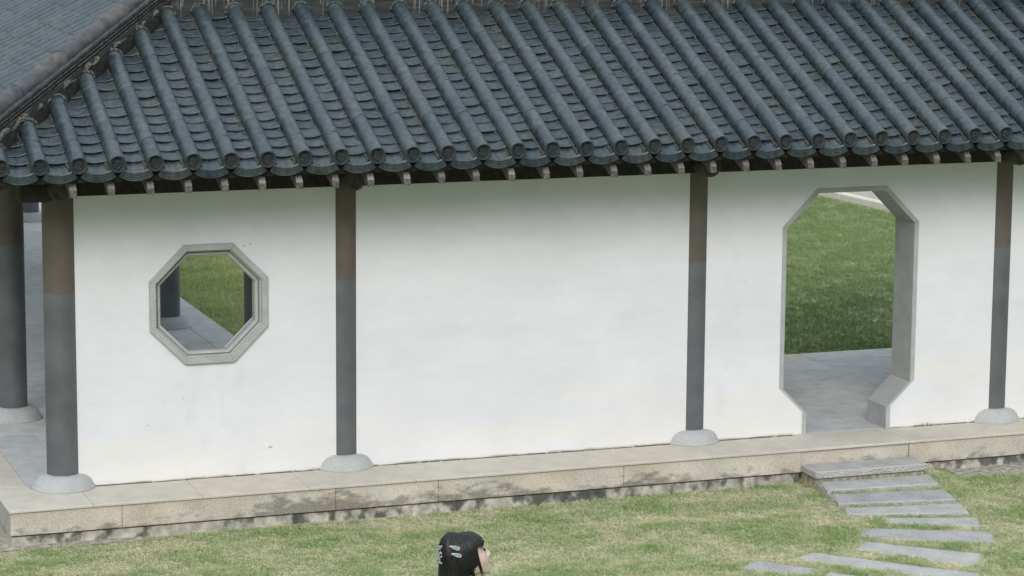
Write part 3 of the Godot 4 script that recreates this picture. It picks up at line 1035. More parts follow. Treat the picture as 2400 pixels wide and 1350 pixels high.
func wall_tex() -> ImageTexture:
	var w := 2048
	var h := 440
	var img := Image.create(w, h, false, Image.FORMAT_RGB8)
	var n1 := fnoise(201, 0.006, 4)
	var n2 := fnoise(202, 0.035, 4)
	var n3 := fnoise(203, 0.15, 2)
	var r := RandomNumberGenerator.new()
	r.seed = 204
	var s := 10.0 / w
	var smudges := []
	for k in 46:
		smudges.append([1.17 + r.randfn(0.0, 0.16), 0.62 + r.randfn(0.0, 0.2), r.randf_range(0.01, 0.045), r.randf_range(0.012, 0.035)])
	for k in 14:
		smudges.append([r.randf_range(5.1, 5.6), r.randf_range(0.2, 1.5), r.randf_range(0.01, 0.04), r.randf_range(0.02, 0.05)])
	for y in h:
		for x in w:
			var X := x * s
			var Y := (h - y) * s - 0.03
			var a := n1.get_noise_2d(x, y)
			var b := n1.get_noise_2d(x * 0.4 + 900.0, y * 3.0)
			var c := n2.get_noise_2d(x * 0.6, y * 1.6)
			var v := 0.90 + a * 0.022 + b * 0.013 + c * 0.010 + n3.get_noise_2d(x, y) * 0.006
			var warm := clampf(1.0 - Y / 0.5 + b * 1.2, 0.0, 1.0) * 0.022 + clampf(c - 0.25, 0.0, 1.0) * 0.05 * clampf(0.7 - absf(Y - 0.35), 0.0, 1.0)
			var col := Color(v * 0.985, v * (0.990 - warm * 0.5), v * (1.0 - warm * 1.8) + 0.012)
			# damp, dirt line at the foot
			var foot := clampf(1.0 - (Y - 0.002) / (0.012 + 0.012 * (c + 0.5)), 0.0, 1.0)
			col = col.lerp(Color(0.50, 0.46, 0.38), foot * clampf(0.5 + c * 1.2, 0.15, 0.8))
			if X < 2.0 or (X > 5.0 and X < 5.7):
				for q in smudges:
					var dx: float = (X - q[0]) / q[2]
					var dy: float = (Y - q[1]) / (q[2] * 1.8)
					var d := dx * dx + dy * dy
					if d < 4.0:
						col = col.lerp(Color(0.5, 0.54, 0.54), q[3] * exp(-d) * (0.6 + 1.6 * maxf(c, 0.0)) * 2.0)
			img.set_pixel(x, y, Color(clampf(col.r, 0, 1), clampf(col.g, 0, 1), clampf(col.b, 0, 1)))
	# a few chips
	for q in [[1.62, 0.20, 3, Color(0.72, 0.68, 0.64)], [1.48, 1.70, 1, Color(0.5, 0.5, 0.5)], [1.44, 1.69, 1, Color(0.45, 0.45, 0.45)], [0.98, 0.6, 1, Color(0.68, 0.68, 0.68)], [0.72, 0.42, 1, Color(0.6, 0.6, 0.6)]]:
		for dx in range(-q[2], q[2] + 1):
			for dy in range(-q[2], q[2] + 1):
				if Vector2(dx, dy * 1.6).length() <= q[2]:
					img.set_pixel(int(q[0] / s) + dx, h - int((q[1] + 0.03) / s) + dy, q[3])
	img.generate_mipmaps()
	return ImageTexture.create_from_image(img)

func build_wall(W: Node3D) -> void:
	var top := 2.16
	var th := 0.31
	var m := uvmat(wall_tex(), 0.92)
	m.normal_enabled = true
	m.normal_texture = bump_tex(205, 0.02, 2.0, 512, 5)
	m.normal_scale = 0.25
	var s := st_new()
	var pieces := []
	# bay with the octagonal window: two halves round the opening
	var o := octagon(0.402)
	var cx := 1.172
	pieces.append(PackedVector2Array([Vector2(0.06, 0.003), Vector2(cx, 0.003), Vector2(cx, o[5].y), o[5], o[6], o[7], o[0], Vector2(cx, o[0].y), Vector2(cx, top), Vector2(0.06, top)]))
	pieces.append(PackedVector2Array([Vector2(cx, 0.003), Vector2(5.2, 0.003), Vector2(5.2, top), Vector2(cx, top), Vector2(cx, o[1].y), o[1], o[2], o[3], o[4], Vector2(cx, o[4].y)]))
	var d := door_poly(0.028)
	var right := PackedVector2Array([Vector2(5.2, 0.003)])
	for p in d: right.append(Vector2(p.x, maxf(p.y, 0.003)))
	right.append_array(PackedVector2Array([Vector2(9.9, 0.003), Vector2(9.9, top), Vector2(5.2, top)]))
	pieces.append(right)
	for poly in pieces:
		var t := Geometry2D.triangulate_polygon(poly)
		for k in range(0, t.size(), 3):
			var v := [poly[t[k]], poly[t[k + 1]], poly[t[k + 2]]]
			if (v[1] - v[0]).cross(v[2] - v[0]) > 0: v = [v[0], v[2], v[1]]
			for side in [0, 1]:
				for e in ([0, 1, 2] if side == 0 else [0, 2, 1]):
					var p: Vector2 = v[e]
					s.set_uv(Vector2(p.x / 10.0, 1.0 - (p.y + 0.03) / (440.0 * 10.0 / 2048.0)))
					s.add_vertex(Vector3(p.x, p.y, 0.0 if side == 0 else -th))
		for i in poly.size():
			var a: Vector2 = poly[i]
			var b: Vector2 = poly[(i + 1) % poly.size()]
			if a.x == b.x and (a.x == cx or a.x == 5.2): continue
			s.set_uv(Vector2(0.3, 0.5))
			quad(s, Vector3(a.x, a.y, -th), Vector3(a.x, a.y, 0), Vector3(b.x, b.y, 0), Vector3(b.x, b.y, -th))
	var w := obj("wall", done(s), m, W)
	w.set_meta("label", "long white plastered wall")
	# crumbly dark joint at the foot of the wall
	s = st_new()
	var x := 0.3
	while x < 9.8:
		var l := rng.randf_range(0.04, 0.22)
		if not (x + l > 5.9 and x < 6.68):
			var hgt := rng.randf_range(0.003, 0.008)
			cbox(s, Vector3(x + l * 0.5, hgt * 0.5, 0.003), Vector3(l, hgt, rng.randf_range(0.008, 0.016)), 0.001)
		x += l * rng.randf_range(0.9, 1.3)
	obj("wall_joint", done(s), mat(null, Color(0.36, 0.35, 0.31), 1.0), W)

func build_frames(W: Node3D) -> void:
	# octagonal window: eight mitred stones with a stepped moulding
	var F := node("window_frame", W)
	F.set_meta("label", "octagonal granite window frame with stepped moulding")
	# profile: apothem, z; round the section
	var prof := [[0.46, -0.313], [0.445, -0.313], [0.345, -0.10], [0.345, -0.030], [0.351, -0.022], [0.366, -0.018], [0.367, -0.034], [0.373, -0.034], [0.376, -0.002], [0.384, 0.004], [0.386, 0.024], [0.391, 0.031], [0.428, 0.030], [0.432, 0.024], [0.432, 0.001], [0.401, 0.0005]]
	for k in 8:
		var s := st_new()
		for j in prof.size() - 1:
			var a0 := octagon(prof[j][0])
			var a1 := octagon(prof[j + 1][0])
			var g := 0.0004
			var e := func(oc: PackedVector2Array, i: int, sgn: float) -> Vector2:
				var p := oc[i]
				var dir := (oc[(k + 1) % 8] - oc[k]).normalized()
				return p + dir * g * sgn
			var p0: Vector2 = e.call(a0, k, 1.0)
			var p1: Vector2 = e.call(a0, (k + 1) % 8, -1.0)
			var q0: Vector2 = e.call(a1, k, 1.0)
			var q1: Vector2 = e.call(a1, (k + 1) % 8, -1.0)
			quad(s, Vector3(p0.x, p0.y, prof[j][1]), Vector3(p1.x, p1.y, prof[j][1]), Vector3(q1.x, q1.y, prof[j + 1][1]), Vector3(q0.x, q0.y, prof[j + 1][1]))
		obj("frame_stone", done(s), M.granite, F)
	# doorway lining: nine stones, one for each side of the opening
	var D := node("door_frame", W)
	D.set_meta("label", "vase-shaped granite doorway lining")
	var inner := door_poly(0.0)
	var outer := door_poly(0.036)
	for k in 9:
		var s := st_new()
		var g := 0.001
		var dir := (inner[k + 1] - inner[k]).normalized() * g
		var a := inner[k] + dir
		var b := inner[k + 1] - dir
		var c := outer[k + 1] - dir
		var d := outer[k] + dir
		var z0 := -0.316
		var z1 := 0.007
		var ch := 0.004
		var v := func(p: Vector2, z: float) -> Vector3: return Vector3(p.x, maxf(p.y, 0.001), z)
		var ai := a.lerp(d, 0.1)
		var bi := b.lerp(c, 0.1)
		quad(s, v.call(a, z0), v.call(b, z0), v.call(b, z1 - ch), v.call(a, z1 - ch))
		quad(s, v.call(a, z1 - ch), v.call(b, z1 - ch), v.call(bi, z1), v.call(ai, z1))
		quad(s, v.call(ai, z1), v.call(bi, z1), v.call(c, z1), v.call(d, z1))
		quad(s, v.call(d, z1), v.call(c, z1), v.call(c, z0), v.call(d, z0))
		quad(s, v.call(d, z0), v.call(c, z0), v.call(b, z0), v.call(a, z0))
		obj("frame_stone", done(s), M.granite_fine, D)

# ------------------------------------------------------------------ columns and timber
func build_columns(W: Node3D) -> void:
	var shaft := ArrayMesh.new()
	var r := 0.115
	for part in [[0.10, 1.405, M.col_grey], [1.405, 2.36, M.col_brown]]:
		var s := st_new()
		s.set_smooth_group(0)
		lathe(s, [Vector2(r, part[0]), Vector2(r, part[1])], 40)
		s.generate_normals()
		s.commit(shaft)
		shaft.surface_set_material(shaft.get_surface_count() - 1, part[2])
	var s := st_new()
	s.set_smooth_group(0)
	lathe(s, [Vector2(0.225, 0.0005), Vector2(0.227, 0.012), Vector2(0.222, 0.021), Vector2(0.213, 0.022)], 40)
	s.set_smooth_group(1)
	lathe(s, [Vector2(0.216, 0.019), Vector2(0.212, 0.032), Vector2(0.201, 0.056), Vector2(0.184, 0.076), Vector2(0.163, 0.091), Vector2(0.141, 0.1)], 40)
	s.set_smooth_group(2)
	lathe(s, [Vector2(0.141, 0.1), Vector2(0.115, 0.103)], 40)
	var base := done(s)
	for p in [[0.116, -0.06], [2.193, -0.085], [4.972, -0.088], [7.598, -0.088], [0.158, -2.47], [2.165, -2.47], [4.972, -2.47], [8.9, -2.47], [2.22, -6.12], [0.085, -6.12], [2.2, -9.85], [0.085, -9.85], [2.2, -13.6]]:
		var c := node("column", W, Vector3(p[0], 0, p[1]))
		obj("shaft", shaft, null, c)
		obj("base_stone", base, M.granite, c)

func build_timber(W: Node3D) -> void:
	var s := st_new()
	# beams on the column heads
	for q in [[0.0, 10.0, -0.10, 0], [2.2, 10.0, -2.47, 0]]:
		cbox(s, Vector3((q[0] + q[1]) * 0.5, 2.235, q[2] - 0.03), Vector3(q[1] - q[0], 0.29, 0.30 if q[2] > -1 else 0.16), 0.004)
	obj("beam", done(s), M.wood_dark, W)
	s = st_new()
	for x in [0.085, 2.2]:
		cbox(s, Vector3(x, 2.24, -7.5), Vector3(0.16, 0.27, 14.0 if x < 1 else 12.9), 0.004)
	obj("beam", done(s), M.wood_dark, W)
	# round purlins
	s = st_new()
	s.set_smooth_group(0)
	tube(s, PackedVector3Array([Vector3(-0.16, 2.47, -0.09), Vector3(10.0, 2.47, -0.09)]), [0.095], 16)
	tube(s, PackedVector3Array([Vector3(2.2, 2.47, -2.47), Vector3(10.0, 2.47, -2.47)]), [0.095], 16)
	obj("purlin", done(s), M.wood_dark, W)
	# beam heads poking out above the columns
	for x in [0.10, 2.205, 4.985, 7.62]:
		s = st_new()
		s.set_smooth_group(0)
		var zf := 0.20
		tube(s, PackedVector3Array([Vector3(x, 2.16, -0.12), Vector3(x, 2.16, zf - 0.012)]), [0.084], 20, false)
		s.set_smooth_group(-1)
		tube(s, PackedVector3Array([Vector3(x, 2.16, zf - 0.012), Vector3(x, 2.16, zf)]), [0.084, 0.07], 20)
		obj("beam_head", done(s), M.wood, W)
	s = st_new()
	s.set_smooth_group(0)
	tube(s, PackedVector3Array([Vector3(0.12, 2.165, -0.03), Vector3(-0.16, 2.165, -0.03)]), [0.115], 20, false)
	s.set_smooth_group(-1)
	tube(s, PackedVector3Array([Vector3(-0.16, 2.165, -0.03), Vector3(-0.172, 2.165, -0.03)]), [0.115, 0.1], 20)
	obj("beam_head", done(s), M.wood_dark, W)
	# hip rafter out to the corner
	s = st_new()
	var ha := Vector3(0.15, 2.40, -0.15)
	var hb := Vector3(HX + 0.02, 2.215, EZ - 0.03)
	var hz := (hb - ha).normalized()
	var hx := Vector3.UP.cross(hz).normalized()
	cbox(s, (ha + hb) * 0.5, Vector3(0.10, 0.15, (hb - ha).length()), 0.008, Basis(hx, hz.cross(hx), hz))
	obj("hip_rafter", done(s), M.wood, W)
	# fascia boards
	s = st_new()
	cbox(s, Vector3(4.66, 2.322, 0.708), Vector3(10.68, 0.078, 0.024), 0.004)
	obj("fascia_board", done(s), M.wood, W)
	s = st_new()
	cbox(s, Vector3(-0.62, 2.322, -6.6), Vector3(0.024, 0.078, 14.6), 0.004)
	obj("fascia_board", done(s), M.wood, W)
	# rafters, weathered silver at the tips
	for j in range(0, 37):
		var x := 0.078 + ROW * j + rng.randf_range(-0.006, 0.006)
		rafter(W, Vector3(x, 2.183 + rng.randf_range(-0.004, 0.004), 0.762), Vector3(0, tan(deg_to_rad(20.5)), -1.0), Vector3.RIGHT, j)
	for j in 26:
		rafter(W, Vector3(-0.672, 2.183, -0.35 - ROW * j), Vector3(1.0, tan(deg_to_rad(21.5)), 0), Vector3.BACK, j + 3)

func rafter(W: Node3D, tip: Vector3, up: Vector3, across: Vector3, j: int) -> void:
	# tip: bottom of the plumb cut; up: run of the rafter per metre
	var h := 0.075
	var w := 0.0235
	var back := tip + up * 0.9
	var bv := tip + up * 0.04
	var mesh := ArrayMesh.new()
	var U := Vector3(0, h, 0)
	var top_front := tip + Vector3(0, h * 0.62, 0)
	for part in 2:
		var s := st_new()
		if part == 0:
			for sg in [-1.0, 1.0]:
				var o: Vector3 = across * w * sg
				var pts := [tip + o, top_front + o, bv + U + o, back + U + o, back + o]
				for i in range(1, 4):
					if sg > 0: tri(s, pts[0], pts[i + 1], pts[i])
					else: tri(s, pts[0], pts[i], pts[i + 1])
			var a := across * w
			quad(s, tip - a, top_front - a, top_front + a, tip + a)
			quad(s, bv + U - a, back + U - a, back + U + a, bv + U + a)
			quad(s, tip + a, back + a, back - a, tip - a)
		else:
			var a := across * w
			quad(s, top_front - a, bv + U - a, bv + U + a, top_front + a)
		s.generate_normals()
		s.commit(mesh)
	var bright := absf(sin(j * 12.9898) * 43758.5453)
	bright -= floorf(bright)
	mesh.surface_set_material(0, M.rafter[(j * 7) % 4])
	mesh.surface_set_material(1, M.silver if (j < 15 and bright > 0.25 and j > 4) else M.weathered)
	obj("rafter", mesh, null, W)

# ------------------------------------------------------------------ step and stepping stones
func stone_mesh(c: Array, y: float, th: float, sd: int) -> ArrayMesh:
	# slab from four corners (x, z), with slightly ragged edges and a chipped arris
	var r := RandomNumberGenerator.new()
	r.seed = sd
	var ring := PackedVector2Array()
	for i in 4:
		var a := Vector2(c[i][0], c[i][1])
		var b := Vector2(c[(i + 1) % 4][0], c[(i + 1) % 4][1])
		var n := maxi(3, int((b - a).length() / 0.07))
		var nn := (b - a).normalized().orthogonal()
		for k in n:
			var j := 0.0 if k == 0 else r.randf_range(-0.006, 0.006)
			ring.append(a.lerp(b, float(k) / n) + nn * j)
	var ctr := Vector2.ZERO
	for p in ring: ctr += p
	ctr /= ring.size()
	var s := st_new()
	var n := ring.size()
	for i in n:
		var a := ring[i]
		var b := ring[(i + 1) % n]
		var ai := a + (ctr - a).normalized() * 0.012
		var bi := b + (ctr - b).normalized() * 0.012
		var A := Vector3(a.x, y - 0.008, a.y)
		var Bv := Vector3(b.x, y - 0.008, b.y)
		var Ai := Vector3(ai.x, y, ai.y)
		var Bi := Vector3(bi.x, y, bi.y)
		var Al := Vector3(a.x, y - th, a.y)
		var Bl := Vector3(b.x, y - th, b.y)
		quad(s, Al, Bl, Bv, A)
		quad(s, A, Bv, Bi, Ai)
		tri(s, Ai, Bi, Vector3(ctr.x, y, ctr.y))
	return done(s)

var STONES := [
	[[5.70, 0.735], [6.59, 0.80], [6.53, 1.05], [5.63, 0.985]],
	[[5.66, 1.015], [6.53, 1.135], [6.46, 1.445], [5.57, 1.295]],
	[[5.60, 1.34], [6.48, 1.49], [6.40, 1.755], [5.52, 1.52]],
	[[5.76, 1.62], [6.42, 1.83], [6.31, 2.09], [5.70, 1.79]],
	[[5.48, 1.84], [6.32, 2.23], [6.19, 2.54], [5.35, 2.08]],
	[[5.32, 2.19], [5.96, 2.75], [5.74, 3.01], [5.17, 2.37]],
	[[4.85, 2.35], [5.68, 3.20], [5.50, 3.36], [4.67, 2.45]],
	[[4.40, 2.43], [4.70, 2.76], [4.58, 2.88], [4.19, 2.56]],
	[[4.73, 2.85], [4.98, 3.10], [4.86, 3.22], [4.64, 2.94]]]

func build_steps() -> void:
	var st := node("stone_step", self, Vector3(6.13, GY, 0.6))
	tag(st, "low granite step below the vase-shaped doorway, against the platform", "step")
	var s := st_new()
	cbox(s, Vector3(6.13, -0.1475, 0.597) - st.position, Vector3(0.94, 0.055, 0.262), 0.006)
	obj("tread", done(s), M.stone[2], st)
	s = st_new()
	cbox(s, Vector3(6.13, -0.25, 0.56) - st.position, Vector3(0.90, 0.148, 0.30), 0.004)
	obj("support", done(s), M.concrete, st)
	s = st_new()
	prism(s, PackedVector3Array([Vector3(5.645, -0.34, 0.72), Vector3(6.58, -0.34, 0.72), Vector3(6.5, -0.34, 1.5), Vector3(5.545, -0.34, 1.5)]), PackedVector3Array([Vector3(5.67, -0.207, 0.72), Vector3(6.58, -0.207, 0.72), Vector3(6.5, -0.268, 1.5), Vector3(5.57, -0.268, 1.5)]))
	var kb := obj("ramp_bed", done(s), M.concrete, st)
	kb.position = -st.position
	var labels := ["stepping stone nearest the granite step, first of the lawn path", "second grey stepping stone from the granite step", "third stepping stone from the granite step, before the short one", "short stepping stone fourth from the step, set in to the right", "long stepping stone fifth from the step, reaching farthest right", "tilted stepping stone sixth from the step with a blunt right end", "longest diagonal stepping stone running out of the lower frame edge", "short stepping stone at the far left end of the path", "stepping stone barely showing at the frame edge beside the leftmost one"]
	var ys := [-0.195, -0.22, -0.243, -0.262, -0.262, -0.262, -0.262, -0.262, -0.262]
	# the second and third stones follow the first on the slope
	var fix := [[0.0, 0.0], [0.0, 0.0], [0.0, 0.0], [0.0, 0.0], [0.0, 0.0], [0.0, 0.0], [0.0, 0.0], [0.0, 0.0], [0.0, 0.0]]
	for k in STONES.size():
		var c := []
		for q in STONES[k]: c.append([q[0] + fix[k][0], q[1] + fix[k][1]])
		STONES[k] = c
		var m := Vector3((c[0][0] + c[2][0]) * 0.5, GY, (c[0][1] + c[2][1]) * 0.5)
		var rel := []
		for q in c: rel.append([q[0] - m.x, q[1] - m.z])
		var o := obj("stepping_stone", stone_mesh(rel, ys[k] - GY, 0.09, 500 + k), M.stone[k % 3], self, Transform3D(Basis(), m))
		tag(o, labels[k], "stepping stone", "stepping stones in the lawn")
	# dry weed at the foot of the wall
	s = st_new()
	for k in 26:
		var x := rng.randf_range(-0.07, 0.07)
		var hgt := rng.randf_range(0.015, 0.04) * (1.0 - absf(x) * 6.0)
		var tip := Vector3(x + rng.randf_range(-0.02, 0.02), hgt, rng.randf_range(0.005, 0.03))
		tri(s, Vector3(x - 0.004, 0.0, 0.008), tip, Vector3(x + 0.004, 0.0, 0.008))
	var wd := obj("weed", done(s), mat(null, Color(0.58, 0.52, 0.33), 1.0), self, Transform3D(Basis(), Vector3(6.95, 0.0, 0.0)))
	tag(wd, "dry weed tuft at the foot of the white wall right of the doorway", "weed")

# ------------------------------------------------------------------ grass
func in_stone(x: float, z: float) -> bool:
	for c in STONES:
		var p := PackedVector2Array()
		for q in c: p.append(Vector2(q[0], q[1]))
		if Geometry2D.is_point_in_polygon(Vector2(x, z), p): return true
	return false

func tuft_mesh(n: int, spread: float, hgt: float, sd: int) -> ArrayMesh:
	var r := RandomNumberGenerator.new()
	r.seed = sd
	var s := st_new()
	for k in n:
		var b := Vector3(r.randf_range(-spread, spread), 0, r.randf_range(-spread, spread))
		var a := r.randf() * TAU
		var w := Vector3(cos(a), 0, sin(a)) * 0.0024
		var t := b + Vector3(r.randf_range(-0.02, 0.02), hgt * r.randf_range(0.5, 1.0), r.randf_range(-0.02, 0.02))
		var m := b.lerp(t, 0.55) + Vector3(0, hgt * 0.08, 0)
		tri(s, b - w, m, b + w)
		tri(s, m - w * 0.8, t, m + w * 0.8)
	return done(s)

func lawn(called: String, label: String, spots: Array, hgt: float) -> void:
	var mm := MultiMesh.new()
	mm.transform_format = MultiMesh.TRANSFORM_3D
	mm.use_colors = true
	mm.mesh = tuft_mesh(12, 0.03, hgt, 77)
	mm.instance_count = spots.size()
	for i in spots.size():
		var p: Vector3 = spots[i]
		var d := dry(p.x, p.z) + rng.randf_range(-0.18, 0.18)
		var sc := rng.randf_range(0.6, 1.15) * (1.1 - 0.45 * clampf(d, 0, 1))
		mm.set_instance_transform(i, Transform3D(Basis(Vector3.UP, rng.randf() * TAU).scaled(Vector3(1.0, sc, 1.0)), p))
		var g := Color(0.345, 0.415, 0.20)
		var y := Color(0.62, 0.58, 0.41)
		var c := g.lerp(y, clampf(d, -0.55, 1.0)) * rng.randf_range(0.8, 1.2)
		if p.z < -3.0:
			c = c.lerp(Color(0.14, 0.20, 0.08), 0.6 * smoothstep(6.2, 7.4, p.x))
			c = c.lerp(Color(0.58, 0.64, 0.27), 0.65 * smoothstep(6.6, 5.6, p.x))  # grass seen through the window painted lighter, offsetting the shade of the roof
		c.a = 1
		mm.set_instance_color(i, c)
	var o := MultiMeshInstance3D.new()
	o.multimesh = mm
	var m := StandardMaterial3D.new()
	m.vertex_color_use_as_albedo = true
	m.roughness = 0.8
	m.backlight_enabled = true
	m.backlight = Color(0.25, 0.3, 0.12)
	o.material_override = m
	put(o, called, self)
	tag(o, label, "grass", "", "stuff")

func build_grass() -> void:
	var spots := []
	for k in 105000:
		var x := rng.randf_range(-1.6, 8.2)
		var z := rng.randf_range(0.48, 4.0)
		var y := GY + ramp_h(x, z) - 0.004
		if z < edge_z(x) + 0.0: continue
		if x < 0.6 and z < 0.64 + 0.05 * sin(x * 9.0) + 0.05 * pn2.get_noise_2d(x * 2.0, 7.0): continue
		if x > 6.72 and z < 0.69 + 0.03 * pn2.get_noise_2d(x * 2.0, 9.0): continue
		if x > 5.62 and x < 6.62 and z < 0.73: continue
		var bx := 5.70 - (z - 0.72) * 0.128
		if z < 1.3 and x > bx - 0.075 and x < bx + 0.02: continue
		if x > 4.0 and in_stone(x + rng.randf_range(-0.025, 0.025), z + rng.randf_range(-0.025, 0.025)): continue
		spots.append(Vector3(x, y, z))
	lawn("lawn_grass", "short patchy lawn grass in front of the walkway", spots, 0.034)
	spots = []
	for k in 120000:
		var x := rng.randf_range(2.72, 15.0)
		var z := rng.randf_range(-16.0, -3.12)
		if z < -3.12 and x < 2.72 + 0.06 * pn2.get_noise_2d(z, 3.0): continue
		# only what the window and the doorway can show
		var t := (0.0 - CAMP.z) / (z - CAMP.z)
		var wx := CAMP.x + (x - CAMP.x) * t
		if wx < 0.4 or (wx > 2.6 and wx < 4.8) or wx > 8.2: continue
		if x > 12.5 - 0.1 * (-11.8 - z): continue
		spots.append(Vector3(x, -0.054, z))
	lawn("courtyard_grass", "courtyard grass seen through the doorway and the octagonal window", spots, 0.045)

# ------------------------------------------------------------------ person
# bones: [a, b, ra, rb]; a smooth union of tapered capsules, meshed as surface nets
func sdf_bone(p: Vector3, q: Array) -> float:
	var ab: Vector3 = q[1] - q[0]
	var t := clampf((p - q[0]).dot(ab) / maxf(ab.length_squared(), 1e-9), 0.0, 1.0)
	var d: Vector3 = p - (q[0] + ab * t)
	if q.size() > 4: d = d / (q[4] as Vector3)
	return d.length() - lerpf(q[2], q[3], t)

func nets(s: SurfaceTool, f: Callable, lo: Vector3, hi: Vector3, h: float, shade: Callable) -> void:
	var n := Vector3i(((hi - lo) / h).ceil()) + Vector3i.ONE
	var v := PackedFloat32Array()
	v.resize(n.x * n.y * n.z)
	for z in n.z:
		for y in n.y:
			for x in n.x:
				v[x + n.x * (y + n.y * z)] = f.call(lo + Vector3(x, y, z) * h)
	var id := {}
	var pts := []
	var offs := []
	for k in 8: offs.append(Vector3i(k & 1, (k >> 1) & 1, (k >> 2) & 1))
	for z in n.z - 1:
		for y in n.y - 1:
			for x in n.x - 1:
				var mask := 0
				var c := []
				for k in 8:
					var o: Vector3i = offs[k]
					var val := v[x + o.x + n.x * (y + o.y + n.y * (z + o.z))]
					c.append(val)
					if val < 0.0: mask |= 1 << k
				if mask == 0 or mask == 255: continue
				var sum := Vector3.ZERO
				var cnt := 0
				for k in 8:
					for b in [1, 2, 4]:
						if k & b: continue
						var m: int = k | b
						if (c[k] < 0.0) != (c[m] < 0.0):
							var t: float = c[k] / (c[k] - c[m])
							sum += Vector3(offs[k]).lerp(Vector3(offs[m]), t)
							cnt += 1
				id[x + n.x * (y + n.y * z)] = pts.size()
				pts.append(lo + (Vector3(x, y, z) + sum / cnt) * h)
	var st := [1, n.x, n.x * n.y]
	for z in range(1, n.z - 1):
		for y in range(1, n.y - 1):
			for x in range(1, n.x - 1):
				var i := x + n.x * (y + n.y * z)
				for ax in 3:
					var a : float = v[i]
					var b : float = v[i + st[ax]]
					if (a < 0.0) == (b < 0.0): continue
					var u: int = st[(ax + 1) % 3]
					var w: int = st[(ax + 2) % 3]
					var q := [i, i - u, i - u - w, i - w]
					if not (id.has(q[0]) and id.has(q[1]) and id.has(q[2]) and id.has(q[3])): continue
					var p := []
					for e in q: p.append(pts[id[e]])
					var order := [0, 1, 2, 0, 2, 3] if a >= 0.0 else [0, 2, 1, 0, 3, 2]
					for e in order:
						s.set_color(shade.call(p[e]))
						s.add_vertex(p[e])

func smin(a: float, b: float, k: float) -> float:
	var h := maxf(k - absf(a - b), 0.0) / k
	return minf(a, b) - h * h * k * 0.25

func union(p: Vector3, bones: Array, k: float) -> float:
	var d := 1e3
	for q in bones: d = smin(d, sdf_bone(p, q), k)
	return d

